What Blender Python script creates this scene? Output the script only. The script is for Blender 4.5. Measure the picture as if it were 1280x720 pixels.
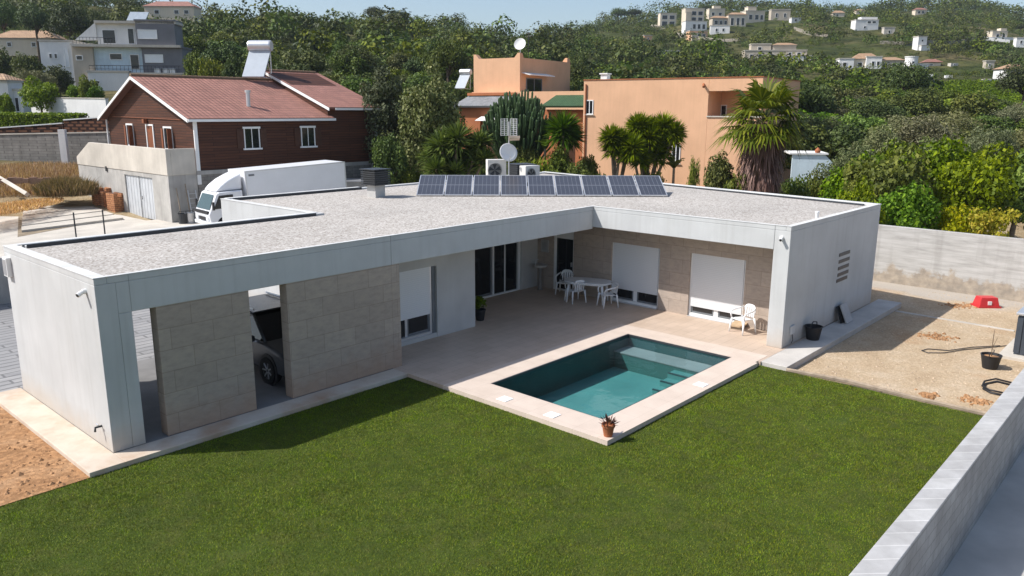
import bpy, math, random
import numpy as np
from mathutils import Vector, Matrix
for o in list(bpy.data.objects): bpy.data.objects.remove(o)
SC = bpy.context.scene; COL = SC.collection
R = math.radians
# ---------------------------------------------------------------- camera
CAM = np.array([-5.0747, -14.546, 6.247]); FPX = 980.54
YAW, PITCH, ROLL = 0.7350, -0.2236, 0.0038
def _axes():
    cy, sy, cp, sp = math.cos(YAW), math.sin(YAW), math.cos(PITCH), math.sin(PITCH)
    f = np.array([cp*cy, cp*sy, sp]); r = np.array([sy, -cy, 0.]); u = np.cross(r, f)
    return r*math.cos(ROLL)+u*math.sin(ROLL), -r*math.sin(ROLL)+u*math.cos(ROLL), f
AR, AU, AF = _axes()
HF = AF[:2]/np.hypot(*AF[:2]); HR = np.array([HF[1], -HF[0]])
cam = bpy.data.cameras.new('camera'); co = bpy.data.objects.new('camera', cam); COL.objects.link(co)
mw = Matrix(((AR[0], AU[0], -AF[0], CAM[0]), (AR[1], AU[1], -AF[1], CAM[1]), (AR[2], AU[2], -AF[2], CAM[2]), (0, 0, 0, 1)))
co.matrix_world = mw
cam.sensor_width = 36; cam.lens = FPX/1280*36; cam.clip_start = .1; cam.clip_end = 6000
SC.camera = co
# ---------------------------------------------------------------- sky and sun
SUN_EL = R(47.5); SUN_AZ = R(140)      # towards the sun
sd = Vector((math.cos(SUN_EL)*math.cos(SUN_AZ), math.cos(SUN_EL)*math.sin(SUN_AZ), math.sin(SUN_EL)))
W = bpy.data.worlds.new('World'); SC.world = W; W.use_nodes = True
nt = W.node_tree; bg = nt.nodes['Background']
sky = nt.nodes.new('ShaderNodeTexSky'); sky.sky_type = 'NISHITA'; sky.sun_disc = False
sky.sun_elevation = SUN_EL; sky.sun_rotation = math.atan2(sd.x, sd.y) % (2*math.pi)
sky.altitude = 50; sky.air_density = 1.0; sky.dust_density = 1.6; sky.ozone_density = 1.5
nt.links.new(sky.outputs[0], bg.inputs[0]); bg.inputs[1].default_value = 0.115
sun = bpy.data.lights.new('sun', 'SUN'); sun.energy = 4.2; sun.angle = R(.5); sun.color = (1, .965, .92)
so = bpy.data.objects.new('sun', sun); COL.objects.link(so)
so.rotation_euler = (-sd).to_track_quat('-Z', 'Y').to_euler()
SC.view_settings.view_transform = 'Standard'; SC.view_settings.look = 'None'
SC.view_settings.exposure = 0.45; SC.view_settings.gamma = 1; SC.view_settings.use_curve_mapping = False
SC.cycles.max_bounces = 8; SC.cycles.transparent_max_bounces = 12; SC.cycles.sample_clamp_indirect = 6
HAZE = 0.00016
random.seed(5); RNG = np.random.default_rng(11)

# ---------------------------------------------------------------- geometry helpers
def ray(x, y): return AF+AR*(x-640)/FPX-AU*(y-360)/FPX
def at(x, y, d):
    """world point seen at photograph position x,y, at forward distance d metres"""
    r = ray(x, y); return CAM+r*d/(r[:2]@HF)
def fd(p): return (np.asarray(p, float)-CAM)[:2]@HF
class MB:
    def __init__(s): s.v = []; s.f = []; s.uv = {}; s.mi = []
    def add(s, vs, fs, mi=0, uvs=None):
        n = len(s.v); s.v += [tuple(map(float, q)) for q in vs]
        for i, f in enumerate(fs):
            if uvs is not None and uvs[i] is not None: s.uv[len(s.f)] = uvs[i]
            s.f.append(tuple(n+k for k in f)); s.mi.append(mi)
        return s
    def box(s, x0, x1, y0, y1, z0, z1, mi=0):
        return s.add([(x0,y0,z0),(x1,y0,z0),(x1,y1,z0),(x0,y1,z0),(x0,y0,z1),(x1,y0,z1),(x1,y1,z1),(x0,y1,z1)],
                     [(3,2,1,0),(4,5,6,7),(0,1,5,4),(1,2,6,5),(2,3,7,6),(3,0,4,7)], mi)
    def obox(s, c, size, rot=0, tilt=0, mi=0):
        m = Matrix.Translation(c) @ Matrix.Rotation(rot, 4, 'Z') @ Matrix.Rotation(tilt, 4, 'X')
        a, b, h = size[0]/2, size[1]/2, size[2]/2
        vs = [m @ Vector(q) for q in ((-a,-b,-h),(a,-b,-h),(a,b,-h),(-a,b,-h),(-a,-b,h),(a,-b,h),(a,b,h),(-a,b,h))]
        return s.add(vs, [(3,2,1,0),(4,5,6,7),(0,1,5,4),(1,2,6,5),(2,3,7,6),(3,0,4,7)], mi)
    def prism(s, poly, z0, z1, mi=0):
        n = len(poly)
        a = sum(poly[i][0]*poly[(i+1) % n][1]-poly[(i+1) % n][0]*poly[i][1] for i in range(n))
        if a < 0: poly = poly[::-1]
        vs = [(p[0], p[1], z0) for p in poly]+[(p[0], p[1], z1) for p in poly]
        fs = [tuple(range(n-1, -1, -1)), tuple(range(n, 2*n))]+[(i, (i+1) % n, n+(i+1) % n, n+i) for i in range(n)]
        return s.add(vs, fs, mi)
    def yprism(s, poly, y0, y1, mi=0):      # polygon in (x,z) extruded along y
        n = len(poly); a = sum(poly[i][0]*poly[(i+1) % n][1]-poly[(i+1) % n][0]*poly[i][1] for i in range(n))
        if a < 0: poly = poly[::-1]
        vs = [(p[0], y0, p[1]) for p in poly]+[(p[0], y1, p[1]) for p in poly]
        fs = [tuple(range(n)), tuple(range(2*n-1, n-1, -1))]+[(i, n+i, n+(i+1) % n, (i+1) % n) for i in range(n)]
        return s.add(vs, fs, mi)
    def xprism(s, poly, x0, x1, mi=0):      # polygon in (y,z) extruded along x
        n = len(poly); a = sum(poly[i][0]*poly[(i+1) % n][1]-poly[(i+1) % n][0]*poly[i][1] for i in range(n))
        if a < 0: poly = poly[::-1]
        vs = [(x0, p[0], p[1]) for p in poly]+[(x1, p[0], p[1]) for p in poly]
        fs = [tuple(range(n-1, -1, -1)), tuple(range(n, 2*n))]+[(i, (i+1) % n, n+(i+1) % n, n+i) for i in range(n)]
        return s.add(vs, fs, mi)
    def path(s, pts, r, n=8, mi=0, cap=True):
        pts = [Vector(p) for p in pts]; rs = r if isinstance(r, (list, tuple)) else [r]*len(pts)
        rings = []; prev = None
        for i, p in enumerate(pts):
            d = (pts[min(i+1, len(pts)-1)]-pts[max(i-1, 0)])
            d = d.normalized() if d.length > 1e-9 else Vector((0, 0, 1))
            a = Vector((0, 0, 1)) if abs(d.z) < .95 else Vector((1, 0, 0))
            if prev is not None: a = prev
            u = (a-d*a.dot(d)).normalized(); prev = u; w = d.cross(u)
            rings.append([p+(u*math.cos(2*math.pi*k/n)+w*math.sin(2*math.pi*k/n))*rs[i] for k in range(n)])
        vs = [q for g in rings for q in g]; fs = []
        for i in range(len(pts)-1):
            for k in range(n): fs.append((i*n+k, i*n+(k+1) % n, (i+1)*n+(k+1) % n, (i+1)*n+k))
        if cap: fs += [tuple(range(n-1, -1, -1)), tuple(range((len(pts)-1)*n, len(pts)*n))]
        return s.add(vs, fs, mi)
    def lathe(s, prof, c=(0,0,0), n=24, mi=0, axis='z', cap=True):
        vs = []; fs = []
        for r, h in prof:
            for k in range(n):
                a = 2*math.pi*k/n; q = (r*math.cos(a), r*math.sin(a), h)
                if axis == 'x': q = (q[2], q[0], q[1])
                if axis == 'y': q = (q[1], q[2], q[0])
                vs.append((c[0]+q[0], c[1]+q[1], c[2]+q[2]))
        for i in range(len(prof)-1):
            for k in range(n): fs.append((i*n+k, i*n+(k+1) % n, (i+1)*n+(k+1) % n, (i+1)*n+k))
        if cap: fs += [tuple(range(n-1, -1, -1)), tuple(range((len(prof)-1)*n, len(prof)*n))]
        return s.add(vs, fs, mi)
    def build(s, name, mats, parent=None, smooth=False, bevel=0, local=True, seg=2):
        me = bpy.data.meshes.new(name); me.from_pydata(s.v, [], s.f)
        if not isinstance(mats, (list, tuple)): mats = [mats]
        for m in mats: me.materials.append(m)
        me.polygons.foreach_set('material_index', s.mi)
        if s.uv:
            ul = me.uv_layers.new(name='UVMap')
            for i, q in s.uv.items():
                for li, c in zip(me.polygons[i].loop_indices, q): ul.data[li].uv = c
        if smooth: me.polygons.foreach_set('use_smooth', [True]*len(s.f))
        me.validate(); me.update()
        o = bpy.data.objects.new(name, me); COL.objects.link(o)
        if parent is not None: o.parent = parent
        if bevel:
            b = o.modifiers.new('bevel', 'BEVEL'); b.width = bevel; b.segments = seg; b.limit_method = 'ANGLE'; b.angle_limit = R(40)
            if smooth: pass
        return o
def quick(name, verts, faces_n, mats, parent=None, attr=None):
    """fast mesh from an array of loose polygons: verts (N*faces_n,3)"""
    verts = np.ascontiguousarray(verts, np.float32); nv = len(verts); nf = nv//faces_n
    me = bpy.data.meshes.new(name); me.vertices.add(nv); me.vertices.foreach_set('co', verts.ravel())
    me.loops.add(nv); me.loops.foreach_set('vertex_index', np.arange(nv, dtype=np.int32))
    me.polygons.add(nf); me.polygons.foreach_set('loop_start', np.arange(0, nv, faces_n, dtype=np.int32))
    me.polygons.foreach_set('loop_total', np.full(nf, faces_n, np.int32))
    if attr is not None:
        a = me.attributes.new('tint', 'FLOAT', 'POINT'); a.data.foreach_set('value', np.ascontiguousarray(attr, np.float32))
    for m in (mats if isinstance(mats, (list, tuple)) else [mats]): me.materials.append(m)
    me.update(calc_edges=True)
    o = bpy.data.objects.new(name, me); COL.objects.link(o)
    if parent is not None: o.parent = parent
    return o
def tag(o, label=None, cat=None, group=None, kind=None):
    if label: o['label'] = label
    if cat: o['category'] = cat
    if group: o['group'] = group
    if kind: o['kind'] = kind
    return o
def thing(name, label, cat, loc=(0,0,0), rotz=0, group=None):
    o = bpy.data.objects.new(name, None); COL.objects.link(o); o.location = tuple(map(float, loc)); o.rotation_euler = (0, 0, rotz)
    o.empty_display_size = .3
    return tag(o, label, cat, group)
def struct(name, mb, m, **k): return tag(mb.build(name, m, **k), kind='structure')
def dup(root, loc, rotz=0, label=None, group=None, scale=None):
    r = root.copy(); COL.objects.link(r); r.location = tuple(map(float, loc)); r.rotation_euler = (0, 0, rotz)
    if label: r['label'] = label
    if group: r['group'] = group
    if scale is not None: r.scale = scale if isinstance(scale, (tuple, list)) else (scale,)*3
    for ch in list(root.children):
        c = ch.copy(); COL.objects.link(c); c.parent = r
        for g in ch.children:
            d = g.copy(); COL.objects.link(d); d.parent = c
    return r

# ---------------------------------------------------------------- materials
class N:
    def __init__(s, name):
        s.m = bpy.data.materials.new(name); s.m.use_nodes = True; s.t = s.m.node_tree; s.b = s.t.nodes['Principled BSDF']; s.out = s.t.nodes['Material Output']
    def n(s, ty, **k):
        q = s.t.nodes.new('ShaderNode'+ty)
        for a, b in k.items():
            if a in q.inputs.keys(): q.inputs[a].default_value = b
            else: setattr(q, a, b)
        return q
    def l(s, a, b): s.t.links.new(a, b)
    def pos(s): return s.n('NewGeometry').outputs['Position']
    def obj(s): return s.n('TexCoord').outputs['Object']
    def uv(s): return s.n('TexCoord').outputs['UV']
    def scaled(s, v, sc):
        q = s.n('VectorMath', operation='MULTIPLY'); s.l(v, q.inputs[0]); q.inputs[1].default_value = sc; return q.outputs[0]
    def noise(s, v, scale, detail=5, rough=.55):
        q = s.n('TexNoise'); q.inputs['Scale'].default_value = scale; q.inputs['Detail'].default_value = detail; q.inputs['Roughness'].default_value = rough
        s.l(v, q.inputs['Vector']); return q.outputs['Fac']
    def ramp(s, f, stops):
        q = s.n('ValToRGB'); e = q.color_ramp.elements
        while len(e) < len(stops): e.new(.5)
        for i, (p, c) in enumerate(stops): e[i].position = p; e[i].color = (*c, 1) if len(c) == 3 else c
        s.l(f, q.inputs[0]); return q.outputs[0]
    def val(s, f, a, b, lo=0, hi=1):
        q = s.n('MapRange'); s.l(f, q.inputs[0])
        for i, x in enumerate((a, b, lo, hi)): q.inputs[i+1].default_value = x
        return q.outputs[0]
    def mix(s, f, a, b, mode='MIX'):
        q = s.n('Mix', data_type='RGBA', blend_type=mode)
        for sock, x in ((q.inputs['Factor'], f), (q.inputs[6], a), (q.inputs[7], b)):
            if isinstance(x, (int, float)): sock.default_value = x
            elif isinstance(x, tuple): sock.default_value = (*x, 1) if len(x) == 3 else x
            else: s.l(x, sock)
        return q.outputs[2]
    def math(s, op, a, b=None):
        q = s.n('Math', operation=op)
        for i, x in enumerate((a, b)):
            if x is None: continue
            if isinstance(x, (int, float)): q.inputs[i].default_value = x
            else: s.l(x, q.inputs[i])
        return q.outputs[0]
    def bump(s, h, strength=.3, dist=.02):
        q = s.n('Bump'); q.inputs['Strength'].default_value = strength; q.inputs['Distance'].default_value = dist
        s.l(h, q.inputs['Height']); s.l(q.outputs[0], s.b.inputs['Normal']); return q
    def done(s, col=None, rough=.8, spec=.3, metal=0):
        if col is not None:
            if isinstance(col, tuple): s.b.inputs['Base Color'].default_value = (*col, 1)
            else: s.l(col, s.b.inputs['Base Color'])
        s.b.inputs['Roughness'].default_value = rough; s.b.inputs['Specular IOR Level'].default_value = spec; s.b.inputs['Metallic'].default_value = metal
        return s.m
def mul(c, k): return tuple(min(1, x*k) for x in c)
def plain(name, col, rough=.6, var=.10, scale=3., spec=.3, metal=0, bump=0, bscale=60, space='pos', streak=0):
    s = N(name); v = s.pos() if space == 'pos' else s.obj()
    c = s.ramp(s.noise(v, scale), [(.3, mul(col, 1-var)), (.7, mul(col, 1+var))])
    if streak:
        f = s.noise(s.scaled(v, (6, 6, .35)), 1.0, 4)
        c = s.mix(s.val(f, .45, .8, 0, streak), c, mul(col, .6))
    if bump: s.bump(s.noise(v, bscale, 3), bump, .01)
    return s.done(c, rough, spec, metal)
def wallvec(s, k=1.0):      # (x+y, z) coordinates for axis aligned walls
    sep = s.n('SeparateXYZ'); s.l(s.pos(), sep.inputs[0]); cmb = s.n('CombineXYZ')
    s.l(s.math('ADD', sep.outputs[0], sep.outputs[1]), cmb.inputs[0]); s.l(sep.outputs[2], cmb.inputs[1]); return cmb.outputs[0], sep
def brick(s, v, w, h, mortar, c1, c2, cm, offset=.5):
    q = s.n('TexBrick', offset=offset); s.l(v, q.inputs['Vector'])
    for k, x in (('Scale', 1), ('Mortar Size', mortar), ('Mortar Smooth', .1), ('Brick Width', w), ('Row Height', h), ('Bias', 0)): q.inputs[k].default_value = x
    for k, x in (('Color1', c1), ('Color2', c2), ('Mortar', cm)): q.inputs[k].default_value = (*x, 1)
    return q

def m_render():
    s = N('house_render'); v = s.pos(); c = (.52, .525, .52)
    a = s.ramp(s.noise(v, .9, 7, .6), [(.3, mul(c, .90)), (.72, mul(c, 1.06))])
    f = s.noise(s.scaled(v, (7, 7, .28)), 1.0, 6)
    a = s.mix(s.val(f, .5, .80, 0, .36), a, (.38, .375, .355))
    # dusty foot of the walls
    sep = s.n('SeparateXYZ'); s.l(v, sep.inputs[0])
    z = s.math('ADD', sep.outputs[2], s.math('MULTIPLY', s.noise(v, 3, 4), -.5))
    a = s.mix(s.val(z, -.25, .3, .5, 0), a, (.43, .33, .23))
    s.bump(s.noise(v, 90, 4), .12, .01)
    return s.done(a, .85, .2)
def m_stone(nm='travertine_cladding', k=1., dirt=.45):
    s = N(nm); v, sep = wallvec(s)
    q = brick(s, v, .86, .43, .006, mul((.41, .345, .295), k), mul((.365, .305, .26), k), mul((.27, .22, .185), k))
    n = s.noise(s.scaled(s.pos(), (3, 3, 7)), 1.4, 8, .65)
    c = s.mix(.6, q.outputs[0], s.ramp(n, [(.3, (.72, .70, .68)), (.5, (1, .98, .95)), (.72, (1.22, 1.16, 1.05))]), 'MULTIPLY')
    z = s.math('ADD', sep.outputs[2], s.math('MULTIPLY', s.noise(s.pos(), 3, 4), -.7))
    c = s.mix(s.val(z, -.3, .35, dirt, 0), c, (.36, .2, .11))
    s.bump(s.math('ADD', q.outputs['Fac'], s.math('MULTIPLY', n, -.5)), -.12, .006)
    return s.done(c, .7, .3)
def m_gravel_roof():
    s = N('roof_gravel'); v = s.pos()
    q = s.n('TexVoronoi'); q.inputs['Scale'].default_value = 26; s.l(v, q.inputs['Vector'])
    sep = s.n('SeparateColor'); s.l(q.outputs['Color'], sep.inputs[0])
    c = s.ramp(sep.outputs[0], [(0, (.25, .225, .20)), (.4, (.39, .365, .335)), (.75, (.46, .435, .41)), (1, (.56, .54, .515))])
    c = s.mix(.55, c, s.ramp(s.noise(v, .45, 7, .65), [(.28, (.78, .765, .74)), (.5, (1.03, 1.01, .98)), (.7, (1.16, 1.13, 1.09))]), 'MULTIPLY')
    s.bump(q.outputs['Distance'], -.6, .03)
    return s.done(c, .95, .1)
def m_tiles():
    s = N('terrace_tiles'); v = s.pos()
    q = brick(s, v, .62, .31, .004, (.55, .435, .345), (.515, .405, .315), (.34, .265, .205), .5)
    c = s.mix(.6, q.outputs[0], s.ramp(s.noise(v, 1.3, 7), [(.3, (.82, .8, .78)), (.7, (1.1, 1.1, 1.1))]), 'MULTIPLY')
    s.bump(s.math('MULTIPLY', q.outputs['Fac'], -1), .2, .004)
    return s.done(c, .6, .35)
def m_coping():
    s = N('pool_coping_stone'); v = s.pos()
    q = brick(s, v, .62, .62, .004, (.62, .52, .44), (.60, .50, .42), (.5, .41, .34), 0)
    c = s.mix(.5, q.outputs[0], s.ramp(s.noise(v, 2.2, 7), [(.3, (.86, .84, .82)), (.7, (1.08, 1.08, 1.08))]), 'MULTIPLY')
    return s.done(c, .6, .3)
def m_plinth():
    s = N('plinth_concrete'); v = s.pos()
    c = s.ramp(s.noise(v, 1.1, 7, .65), [(.3, (.47, .36, .27)), (.5, (.56, .48, .39)), (.75, (.62, .56, .48))])
    c = s.mix(s.val(s.noise(v, .8, 6), .52, .68, 0, .55), c, (.42, .24, .13))
    s.bump(s.noise(v, 40, 4), .1, .01)
    return s.done(c, .85, .2)
def m_stamped():
    s = N('stamped_concrete'); v = s.pos()
    q = brick(s, v, 1.5, .3, .03, (.34, .33, .32), (.27, .265, .26), (.17, .165, .16))
    c = s.mix(.7, q.outputs[0], s.ramp(s.noise(s.scaled(v, (1, 5, 1)), 1.6, 6), [(.3, (.72, .72, .73)), (.7, (1.15, 1.15, 1.15))]), 'MULTIPLY')
    s.bump(s.math('ADD', s.noise(s.scaled(v, (2, 12, 1)), 1.5, 4), s.math('MULTIPLY', q.outputs['Fac'], -1.)), .4, .02)
    return s.done(c, .6, .3)
def m_soil(name, c1, c2, c3, sc=1.2, stone=True, bump=.6):
    s = N(name); v = s.pos()
    c = s.ramp(s.noise(v, sc, 9, .65), [(.28, c1), (.5, c2), (.72, c3)])
    if stone:
        q = s.n('TexVoronoi'); q.inputs['Scale'].default_value = 14; s.l(v, q.inputs['Vector'])
        sep = s.n('SeparateColor'); s.l(q.outputs['Color'], sep.inputs[0])
        c = s.mix(.75, c, s.ramp(sep.outputs[0], [(0, (.68, .66, .64)), (.6, (1, 1, 1)), (1, (1.4, 1.38, 1.34))]), 'MULTIPLY')
    s.bump(s.noise(v, 18, 6, .7), bump, .05)
    return s.done(c, .95, .1)
def m_yard():
    s = N('yard_gravel'); v = s.pos()
    c = s.ramp(s.noise(v, .8, 9, .7), [(.28, (.38, .275, .175)), (.5, (.47, .36, .24)), (.74, (.54, .44, .325))])
    c = s.mix(s.val(s.noise(v, .45, 5), .58, .72, 0, .5), c, (.42, .24, .12))
    q = s.n('TexVoronoi'); q.inputs['Scale'].default_value = 24; s.l(v, q.inputs['Vector'])
    sep = s.n('SeparateColor'); s.l(q.outputs['Color'], sep.inputs[0])
    c = s.mix(.85, c, s.ramp(sep.outputs[0], [(0, (.78, .76, .73)), (.6, (1, 1, 1)), (.94, (1.06, 1.06, 1.06)), (1, (1.3, 1.3, 1.3))]), 'MULTIPLY')
    # grey bedding gravel towards the back wall
    sp = s.n('SeparateXYZ'); s.l(v, sp.inputs[0])
    f = s.val(s.math('ADD', sp.outputs[0], s.math('MULTIPLY', s.noise(v, .6, 4), 3)), 26.0, 26.8, 0, .75)
    c = s.mix(f, c, (.40, .375, .34))
    s.bump(s.noise(v, 25, 6, .7), .6, .04)
    return s.done(c, .95, .1)
def m_boardwall():
    s = N('board_formed_concrete'); v = s.pos(); sep = s.n('SeparateXYZ'); s.l(v, sep.inputs[0])
    n = s.noise(s.scaled(v, (.6, .6, 4.5)), 1.6, 6, .6)
    c = s.ramp(n, [(.28, (.33, .315, .295)), (.5, (.46, .445, .42)), (.74, (.54, .525, .50))])
    line = s.math('ABSOLUTE', s.math('SUBTRACT', s.math('FRACT', s.math('MULTIPLY', sep.outputs[2], 3.3)), .5))
    c = s.mix(s.val(line, .44, .5, 0, .35), c, (.27, .26, .24))
    st = s.noise(s.scaled(v, (3, 3, .3)), 1., 5); c = s.mix(s.val(st, .52, .78, 0, .5), c, (.27, .255, .235))
    low = s.math('ADD', sep.outputs[2], s.math('MULTIPLY', s.noise(v, 1.2, 7, .7), -2.2))
    c = s.mix(s.val(low, -.85, -.65, .8, 0), c, s.ramp(s.noise(v, 4, 6), [(.35, (.25, .205, .155)), (.65, (.42, .34, .25))]))
    s.bump(s.noise(v, 30, 5), .25, .02)
    return s.done(c, .9, .15)
def m_block(name, c1, c2, cm, w=.4, h=.2, mort=.012, grime=.4):
    s = N(name); v, sep = wallvec(s)
    q = brick(s, v, w, h, mort, c1, c2, cm)
    c = s.mix(.8, q.outputs[0], s.ramp(s.noise(s.pos(), 2.0, 7, .65), [(.3, (.72, .71, .7)), (.7, (1.12, 1.12, 1.12))]), 'MULTIPLY')
    st = s.noise(s.scaled(s.pos(), (3, 3, .4)), 1., 5); c = s.mix(s.val(st, .5, .78, 0, grime), c, mul(c1, .5))
    s.bump(s.math('MULTIPLY', q.outputs['Fac'], -1), .4, .01)
    return s.done(c, .9, .15)
def m_wood():
    s = N('red_brown_log_siding'); v, sep = wallvec(s)
    q = brick(s, v, 3.2, .16, .012, (.100, .037, .019), (.070, .026, .014), (.018, .008, .006))
    c = s.mix(.7, q.outputs[0], s.ramp(s.noise(s.scaled(s.pos(), (.6, .6, 9)), 1.5, 6), [(.3, (.65, .65, .65)), (.7, (1.25, 1.2, 1.15))]), 'MULTIPLY')
    s.bump(s.math('MULTIPLY', q.outputs['Fac'], -1), .5, .03)
    return s.done(c, .65, .3)
def m_rooftile(name, c1, c2, pitch=.30, row=.36):
    s = N(name); v = s.uv(); sep = s.n('SeparateXYZ'); s.l(v, sep.inputs[0])
    col = s.math('ABSOLUTE', s.math('SINE', s.math('MULTIPLY', sep.outputs[0], math.pi/pitch)))
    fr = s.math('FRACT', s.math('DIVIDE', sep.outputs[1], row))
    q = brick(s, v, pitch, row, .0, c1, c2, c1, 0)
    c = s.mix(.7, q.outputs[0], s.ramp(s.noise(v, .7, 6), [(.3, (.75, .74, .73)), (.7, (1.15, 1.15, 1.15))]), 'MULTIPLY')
    c = s.mix(s.val(fr, 0, .25, .75, 0), c, mul(c1, .28))  # shade along each tile row, painted into the colour as a dark band
    s.bump(s.math('ADD', s.math('MULTIPLY', col, .8), s.math('MULTIPLY', fr, -.6)), .9, .06)
    return s.done(c, .75, .3)
def m_leaf(name, c1, c2, c3=None, trans=.25, rough=.6, spec=.2, tint=False):
    s = N(name); g = s.n('NewGeometry'); oi = s.n('ObjectInfo')
    stops = [(0, c1), (.6, c2), (1, c3 or mul(c2, 1.3))]
    c = s.ramp(g.outputs['Random Per Island'], stops)
    rnd = oi.outputs['Random']
    if tint:
        a = s.n('Attribute', attribute_name='tint'); rnd = a.outputs['Fac']
    h = s.n('HueSaturation'); s.l(c, h.inputs['Color']); s.l(s.val(rnd, 0, 1, *((.485, .505) if 'lawn' in name else (.45, .508))), h.inputs['Hue'])
    s.l(s.val(rnd if 'lawn' in name else s.math('FRACT', s.math('MULTIPLY', rnd, 7.31)), 0, 1, *((.6, 1.5) if tint and 'lawn' not in name else (.75, 1.3))), h.inputs['Value'])
    s.l(s.val(s.math('FRACT', s.math('MULTIPLY', rnd, 3.77)), 0, 1, .92, 1.25), h.inputs['Saturation'])
    c = h.outputs[0]
    s.done(c, rough, spec)
    tr = s.n('BsdfTranslucent'); s.l(s.mix(1., c, (1.3, 1.4, .6), 'MULTIPLY'), tr.inputs['Color'])
    mx = s.n('MixShader'); mx.inputs[0].default_value = trans; s.l(s.b.outputs[0], mx.inputs[1]); s.l(tr.outputs[0], mx.inputs[2]); s.l(mx.outputs[0], s.out.inputs['Surface'])
    return s.m
def m_terrain():
    s = N('hillside_ground'); v = s.pos()
    c = s.ramp(s.noise(v, .035, 8, .65), [(.30, (.030, .044, .013)), (.46, (.052, .064, .020)), (.58, (.088, .088, .034)), (.72, (.19, .15, .08))])
    c = s.mix(.9, c, s.ramp(s.noise(v, .22, 8, .7), [(.34, (.32, .36, .32)), (.5, (.9, .9, .9)), (.68, (1.4, 1.35, 1.25))]), 'MULTIPLY')
    d = s.n('VectorMath', operation='DOT_PRODUCT'); s.l(v, d.inputs[0]); d.inputs[1].default_value = (float(HF[0]), float(HF[1]), 0)
    near = s.val(s.math('ADD', d.outputs['Value'], s.math('MULTIPLY', s.noise(v, .15, 4), 14)), float(CAM[:2]@HF)+62, float(CAM[:2]@HF)+70, 1, 0)
    soil = s.ramp(s.noise(v, .5, 8, .65), [(.3, (.22, .15, .08)), (.5, (.33, .25, .15)), (.7, (.42, .35, .24))])
    c = s.mix(near, c, soil)
    s.bump(s.noise(v, 1.2, 6, .7), .8, .4)
    return s.done(c, .95, .05)
def m_water():
    s = N('pool_water_surface'); v = s.pos()
    s.t.nodes.remove(s.b)
    tr = s.n('BsdfTransparent'); tr.inputs[0].default_value = (.82, .93, .94, 1)
    gl = s.n('BsdfGlossy'); gl.inputs['Roughness'].default_value = .02
    fr = s.n('Fresnel'); fr.inputs['IOR'].default_value = 1.33
    b = s.n('Bump'); b.inputs['Strength'].default_value = .16; b.inputs['Distance'].default_value = .05
    s.l(s.noise(v, 3.2, 3), b.inputs['Height']); s.l(b.outputs[0], gl.inputs['Normal']); s.l(b.outputs[0], fr.inputs['Normal'])
    mx = s.n('MixShader'); s.l(fr.outputs[0], mx.inputs[0]); s.l(tr.outputs[0], mx.inputs[1]); s.l(gl.outputs[0], mx.inputs[2]); s.l(mx.outputs[0], s.out.inputs['Surface'])
    return s.m
def m_pool():
    s = N('pool_liner'); v = s.pos()
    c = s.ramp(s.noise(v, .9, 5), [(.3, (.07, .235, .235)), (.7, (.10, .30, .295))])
    vo = s.n('TexVoronoi', feature='DISTANCE_TO_EDGE'); vo.inputs['Scale'].default_value = 40; s.l(v, vo.inputs['Vector'])
    return s.done(c, .5, .3)
def m_panel():
    s = N('solar_cells'); v = s.uv(); sep = s.n('SeparateXYZ'); s.l(v, sep.inputs[0])
    def grid(o, n, w):
        f = s.math('ABSOLUTE', s.math('SUBTRACT', s.math('FRACT', s.math('MULTIPLY', o, n)), .5)); return s.math('GREATER_THAN', f, .5-w)
    mid = s.math('LESS_THAN', s.math('ABSOLUTE', s.math('SUBTRACT', sep.outputs[1], .5)), .012)
    big = s.math('MAXIMUM', grid(sep.outputs[0], 6, .035), mid)
    small = grid(sep.outputs[1], 20, .03)
    c = s.mix(s.math('MULTIPLY', small, .25), (.050, .053, .066), (.25, .27, .32)); c = s.mix(s.math('MULTIPLY', big, .5), c, (.30, .31, .34))
    return s.done(c, .22, .5)

MT = {}
MT['render'] = m_render(); MT['stone'] = m_stone(); MT['porch_stone'] = m_stone('porch_travertine', 1.08, .0); MT['gravel_roof'] = m_gravel_roof(); MT['tiles'] = m_tiles(); MT['coping'] = m_coping()
MT['plinth'] = m_plinth(); MT['stamped'] = m_stamped(); MT['yard'] = m_yard(); MT['boardwall'] = m_boardwall()
MT['earth'] = m_soil('red_earth', (.24, .125, .06), (.36, .20, .10), (.45, .28, .16))
MT['lawn_soil'] = m_soil('lawn_thatch', (.040, .062, .011), (.058, .082, .015), (.085, .096, .024), 2.5, False)
MT['field'] = m_soil('dry_field_soil', (.22, .16, .09), (.34, .26, .16), (.44, .37, .26), .5)
MT['terrain'] = m_terrain(); MT['water'] = m_water(); MT['pool'] = m_pool(); MT['cells'] = m_panel()
MT['blockwall'] = m_block('grey_block_wall', (.36, .355, .345), (.31, .305, .30), (.24, .235, .23), .4, .2, .008, .5)
MT['blocktop'] = m_block('block_wall_capping', (.47, .465, .455), (.41, .405, .40), (.56, .555, .54), .40, 5., .014, .3)
MT['greyblock'] = m_block('neighbour_block_wall', (.27, .255, .235), (.22, .21, .195), (.15, .14, .13), .4, .2, .012, .5)
MT['conc'] = plain('old_concrete', (.40, .385, .36), .9, .18, 1.2, .15, bump=.2, streak=.5)
MT['conc_pale'] = plain('pale_concrete', (.52, .48, .42), .9, .15, .7, .15, bump=.2, streak=.25)
MT['white'] = plain('white_paint', (.78, .78, .77), .5, .04, 2, .3)
MT['white_wall'] = plain('whitewash', (.74, .73, .71), .85, .06, .8, .15, streak=.15)
MT['shutter'] = None
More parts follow.
